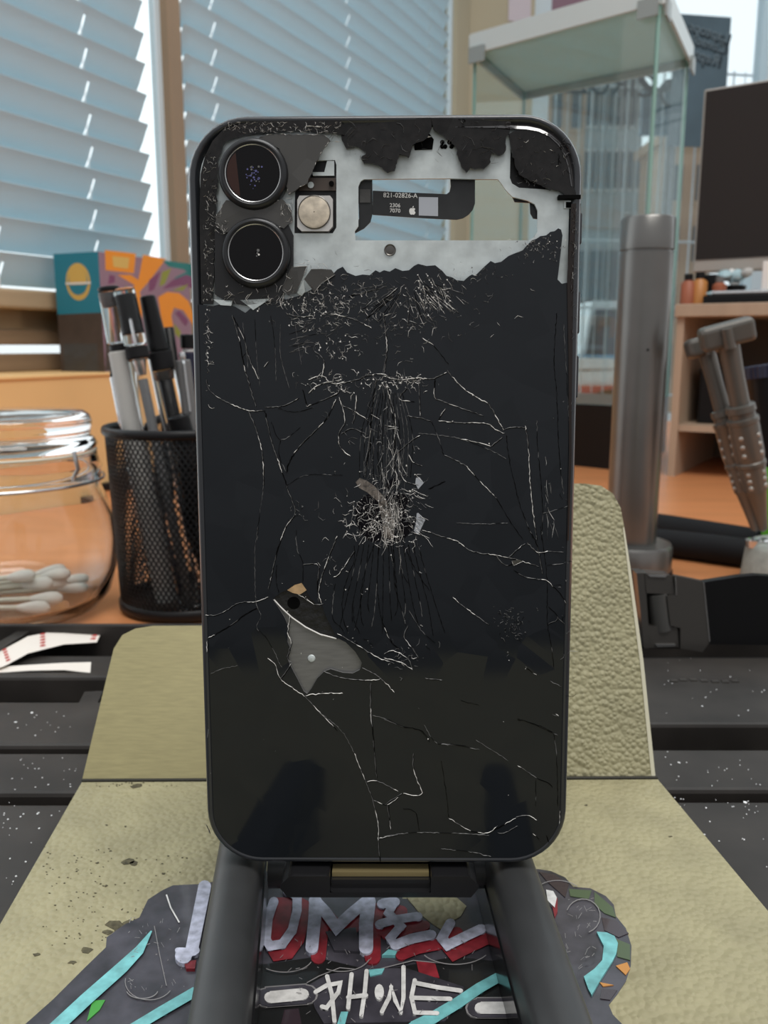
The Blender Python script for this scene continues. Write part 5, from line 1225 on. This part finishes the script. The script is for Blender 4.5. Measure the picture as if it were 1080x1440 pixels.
# glass display case
KN = at_z(893, 664, DESK); ct = at_y(925, -8, KN.y).z; cb = DESK
KL = at_z(664, 66, ct); KR = at_z(970, 82, ct); KB = at_z(731, 127, ct)
KB = (KB + KL + KR - KN) / 2
for p in (KN, KL, KR, KB): p.z = 0
gc = thing('glass_display_case', 'clear glass display case with a frosted top standing on the desk', 'display case', (.28, 1.2, DESK))
bh_ = .078
mb = MB(); mb.prism([Vector((p.x, p.y, cb)) for p in (KN, KR, KB, KL)], (0, 0, bh_), 'black'); part(gc, 'black_plinth', mb, bevel=.002)
def pane(a, b, name, th_=.004):
    d = (b - a).normalized(); n_ = Vector((-d.y, d.x, 0)) * th_
    ctr = (KN + KB) / 2
    if n_.dot(ctr - a) < 0: n_ = -n_
    a2, b2 = a + d * .0045, b - d * .0045
    mb = MB(); mb.prism([Vector((p.x, p.y, z)) for p, z in ((a2, cb + bh_ + .0005), (b2, cb + bh_ + .0005), (b2, ct - .001), (a2, ct - .001))], n_, 'case', side='case_edge')
    o = part(gc, name, mb)
    for e_ in (a2, b2):   # polished edge strips
        pass
for a, b, nm in ((KN, KL, 'front_pane'), (KN, KR, 'side_pane'), (KL, KB, 'side_pane'), (KR, KB, 'back_pane')): pane(a, b, nm)
for p, rad in ((KN, .0042), (KL, .0030), (KR, .0030), (KB, .0030)):
    mb = MB(); q = p + (((KN + KB) / 2) - p).normalized() * .003; mb.tube([(q.x, q.y, cb + bh_), (q.x, q.y, ct - .002)], rad * .45, 'case_edge', n=8); part(gc, 'corner_edge', mb)
mb = MB(); mb.prism([Vector((p.x, p.y, ct)) for p in (KN, KR, KB, KL)], (0, 0, .012), 'case_top'); part(gc, 'frosted_top', mb)
mb = MB()
for a, b in ((KN, KL), (KN, KR), (KL, KB), (KR, KB)):
    d = (b - a).normalized(); o_ = Vector((d.y, -d.x, 0)); ctr = (KN + KB) / 2
    if o_.dot(a - ctr) < 0: o_ = -o_
    mb.prism([Vector((p.x, p.y, z)) + o_ * .0006 for p, z in ((a, ct - .010), (b, ct - .010), (b, ct + .014), (a, ct + .014))], o_ * .004, 'case_trim')
part(gc, 'top_rim', mb, bevel=.001)
for p in (KN, KL, KR):
    ctr = (KN + KB) / 2
    for q in ((KL, KR) if p is KN else (KN,)):
        d = (q - p).normalized(); o_ = Vector((d.y, -d.x, 0))
        if o_.dot(p - ctr) < 0: o_ = -o_
        mb = MB(); mb.prism([Vector((v.x, v.y, z)) + o_ * .0048 for v, z in ((p, ct - .022), (p + d * .024, ct - .022), (p + d * .024, ct - .003), (p, ct - .003))], o_ * .003, 'clip_grey'); part(gc, 'corner_clip', mb, bevel=.001)

# shelf unit with a monitor on it
S0 = Vector((.330, 1.000, 0)); SU = Vector((.85, -.527, 0)).normalized(); SV = Vector((.527, .85, 0)).normalized()
SROT = Matrix((SU, SV, WZ)).transposed()
SZ1 = at_y(958, 428, 1.0).z; SZ0 = at_y(958, 446, 1.0).z
SM1 = at_y(950, 597, 1.0).z; SM0 = at_y(950, 606, 1.0).z
SW, SD = .46, .22
def sbox(mb, u0, u1, v0, v1, z0, z1, m): mb.box(Vector((S0.x, S0.y, 0)) + SU * (u0 + u1) / 2 + SV * (v0 + v1) / 2 + WZ * (z0 + z1) / 2, (u1 - u0, v1 - v0, z1 - z0), m, SROT)
su = thing('shelf_unit', 'beige open cubby shelf on the desk under the monitor', 'shelf', S0 + WZ * DESK)
mb = MB(); sbox(mb, -.002, SW, -.006, SD, SZ0, SZ1, 'shelf'); part(su, 'top_board', mb, bevel=.001)
for u in (0, .30):
    mb = MB(); sbox(mb, u, u + .008, 0, SD, DESK, SZ0, 'shelf'); part(su, 'upright', mb)
mb = MB(); sbox(mb, .008, .30, .004, SD, SM0, SM1, 'shelf'); part(su, 'middle_board', mb)
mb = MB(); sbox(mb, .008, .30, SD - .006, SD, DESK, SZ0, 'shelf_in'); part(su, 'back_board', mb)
def on_shelf(px, v, z):
    """point on the unit at depth v behind its front, at photo column px"""
    p = on_plane(px, 430, S0 + SV * v + WZ, SV); return Vector((p.x, p.y, z))
sp = lambda u, v, z: Vector((S0.x, S0.y, 0)) + SU * u + SV * v + WZ * z
q = sp(.046, .085, SM1)
r = thing('black_box', 'black box inside the middle cubby of the beige shelf', 'box', q)
mb = MB(); mb.box(q + WZ * .030, (.050, .10, .060), 'black', SROT); part(r, 'box_body', mb, bevel=.002)
mb = MB(); mb.box(q + WZ * .0615, (.052, .102, .003), 'black_rough', SROT); part(r, 'lid', mb, bevel=.001)
q = sp(.062, .020, SM1); mb = MB(); mb.box(q + WZ * .004, (.030, .015, .008), 'base_gr', SROT); tag(mb.build('small_tin', bevel=.002), 'small grey tin in front of the black box on the cubby board', 'tin')
# clutter on the top board
def bottle(label, px, v, h, rad, m, capm):
    q = on_shelf(px, v, SZ1); r = thing('small_bottle', label, 'bottle', q, 'small bottles on the shelf top')
    mb = MB(); mb.lathe([(.0003, .0003), (rad, .0003), (rad, h * .7), (rad * .5, h * .8), (rad * .5, h * .82)], m, n=24, mtx=Matrix.Translation(q)); part(r, 'bottle_body', mb, smooth=50)
    mb = MB(); mb.lathe([(rad * .6, h * .8), (rad * .6, h), (.0003, h)], capm, n=20, mtx=Matrix.Translation(q)); part(r, 'cap', mb, smooth=50)
bottle('brown red bottle at the left end of the shelf top', 966, .02, .034, .0080, 'brownred', 'black')
bottle('amber bottle beside the brown red one on the shelf top', 982, .025, .036, .0085, 'amber', 'black_rough')
bottle('orange brown bottle in the middle of the shelf top', 1010, .025, .030, .0075, 'brownred', 'pen_grey')
q = on_shelf(997, .05, SZ1); mb = MB(); mb.box(q + WZ * .017, (.020, .03, .034), 'black', SROT); tag(mb.build('black_cube', bevel=.002), 'small black block between the amber bottles on the shelf top', 'block')
q = on_shelf(1030, .07, SZ1)
r = thing('paper_flower', 'pale blue crumpled flower in a black pot on the shelf top', 'flower', q)
mb = MB(); mb.lathe([(.0003, .0003), (.011, .0003), (.014, .022), (.012, .023), (.0003, .020)], 'black', n=24, mtx=Matrix.Translation(q)); part(r, 'pot', mb, smooth=40)
for i in range(9):
    a = i * .7; c = q + Vector((.014 * math.cos(a) * (i % 3) / 2, .010 * math.sin(a) * (i % 3) / 2, .030 + .003 * (i % 3))); mb = MB()
    mb.lathe([(.0002, -.003), (.006, -.002), (.008, .001), (.004, .004), (.0002, .003)], 'paleblue' if i % 2 else 'white', n=10, mtx=Matrix.Translation(c) @ Matrix.Rotation(a, 4, (1, .3, .2))); part(r, 'petal', mb, smooth=60)
q = on_shelf(1040, .012, SZ1)
r = thing('silver_pen', 'silver pen lying on a black slab at the shelf front', 'pen', q)
mb = MB(); mb.tube([q - SU * .030 + WZ * .0115, q + SU * .030 + WZ * .0115], .0026, 'steel', n=12); part(r, 'barrel', mb, smooth=50)
mb = MB(); mb.tube([q - SU * .036 + WZ * .0115, q - SU * .030 + WZ * .0115], [.0008, .0024], 'paleblue', n=12); part(r, 'tip', mb, smooth=50)
mb = MB(); mb.box(q + WZ * .0045, (.075, .018, .0088), 'black', SROT); tag(mb.build('black_slab', bevel=.001), 'flat black slab under the silver pen on the shelf front', 'slab')
q = on_shelf(1085, .03, SZ1); mb = MB(); mb.box(q + WZ * .022, (.020, .03, .044), 'white', SROT); tag(mb.build('white_box', bevel=.001), 'small white box at the right end of the shelf top', 'box')
# monitor
MU = Vector((.82, -.57, 0)).normalized(); MV = Vector((.57, .82, 0)).normalized(); MROT = Matrix((MU, MV, WZ)).transposed()
q0 = at_y(974, 371, 1.07); zb_ = at_y(976, 384, 1.07).z; zt_ = at_y(987, 126, 1.07).z
MW = .34
mo = thing('monitor', 'dark computer monitor with thin silver bezel above the beige shelf', 'monitor', Vector((q0.x, q0.y, 0)) + MU * MW / 2 + MV * .05 + WZ * SZ1)
def mbox(mb, u0, u1, v0, v1, z0, z1, m): mb.box(Vector((q0.x, q0.y, 0)) + MU * (u0 + u1) / 2 + MV * (v0 + v1) / 2 + WZ * (z0 + z1) / 2, (u1 - u0, v1 - v0, z1 - z0), m, MROT)
mb = MB(); mbox(mb, 0, MW, 0, .018, zb_, zt_, 'bezel'); part(mo, 'bezel', mb, bevel=.002)
mb = MB(); mbox(mb, .003, MW - .003, -.0012, .001, zb_ + .0145, zt_ - .0025, 'screen'); part(mo, 'screen', mb)
mb = MB(); mbox(mb, .15, .19, .018, .034, SZ1 + .006, zb_ + .08, 'bezel'); part(mo, 'neck', mb)
mb = MB(); mbox(mb, .09, .25, -.02, .09, SZ1 + .0003, SZ1 + .006, 'bezel'); part(mo, 'foot', mb, bevel=.001)

# ======================================================= LIGHT
w = bpy.data.worlds.new('world'); sc.world = w; w.use_nodes = True
nt = w.node_tree; nt.nodes.clear()
out = nt.nodes.new('ShaderNodeOutputWorld'); bgn = nt.nodes.new('ShaderNodeBackground'); bgn.inputs['Strength'].default_value = 1.0
tcn = nt.nodes.new('ShaderNodeTexCoord')
def dotn(v):
    n = nt.nodes.new('ShaderNodeVectorMath'); n.operation = 'DOT_PRODUCT'; n.inputs[1].default_value = v
    nt.links.new(tcn.outputs['Generated'], n.inputs[0]); return n.outputs['Value']
def mrange(v, a, b):
    n = nt.nodes.new('ShaderNodeMapRange'); n.interpolation_type = 'SMOOTHSTEP'; n.inputs['From Min'].default_value = a; n.inputs['From Max'].default_value = b
    nt.links.new(v, n.inputs['Value']); return n.outputs['Result']
def mixc(f, a, b):
    n = nt.nodes.new('ShaderNodeMix'); n.data_type = 'RGBA'; nt.links.new(f, n.inputs['Factor'])
    for k, x in (('A', a), ('B', b)):
        if isinstance(x, tuple): n.inputs[k].default_value = (*x, 1)
        else: nt.links.new(x, n.inputs[k])
    return n.outputs['Result']
front = mrange(dotn((-.25, .968, 0)), -.15, .35)
upf = mrange(dotn((0, 0, 1)), -.45, .35)
room = mixc(upf, (.10, .09, .08), (.60, .61, .63))        # dim shop interior behind the camera
sky = mixc(mrange(dotn((0, 0, 1)), -.1, .15), (.90, .93, .95), (1.55, 1.66, 1.72))
nt.links.new(mixc(front, room, sky), bgn.inputs['Color']); nt.links.new(bgn.outputs[0], out.inputs['Surface'])
def area(name, loc, tgt, sx, sy, power, col):
    l = bpy.data.lights.new(name, 'AREA'); l.shape = 'RECTANGLE'; l.size = sx; l.size_y = sy; l.energy = power; l.color = col
    o = bpy.data.objects.new(name, l); COL.objects.link(o); o.location = loc
    o.rotation_euler = (Vector(tgt) - Vector(loc)).to_track_quat('-Z', 'Y').to_euler(); return o
area('ceiling_tube_lamp', (.35, -.35, 2.55), (.1, .35, .8), 1.2, .55, 24, (1.0, .97, .93))
sc.view_settings.view_transform = 'Standard'; sc.view_settings.look = 'None'; sc.view_settings.exposure = 0.0; sc.view_settings.gamma = 1.0
try: sc.view_settings.use_curve_mapping = False
except Exception: pass
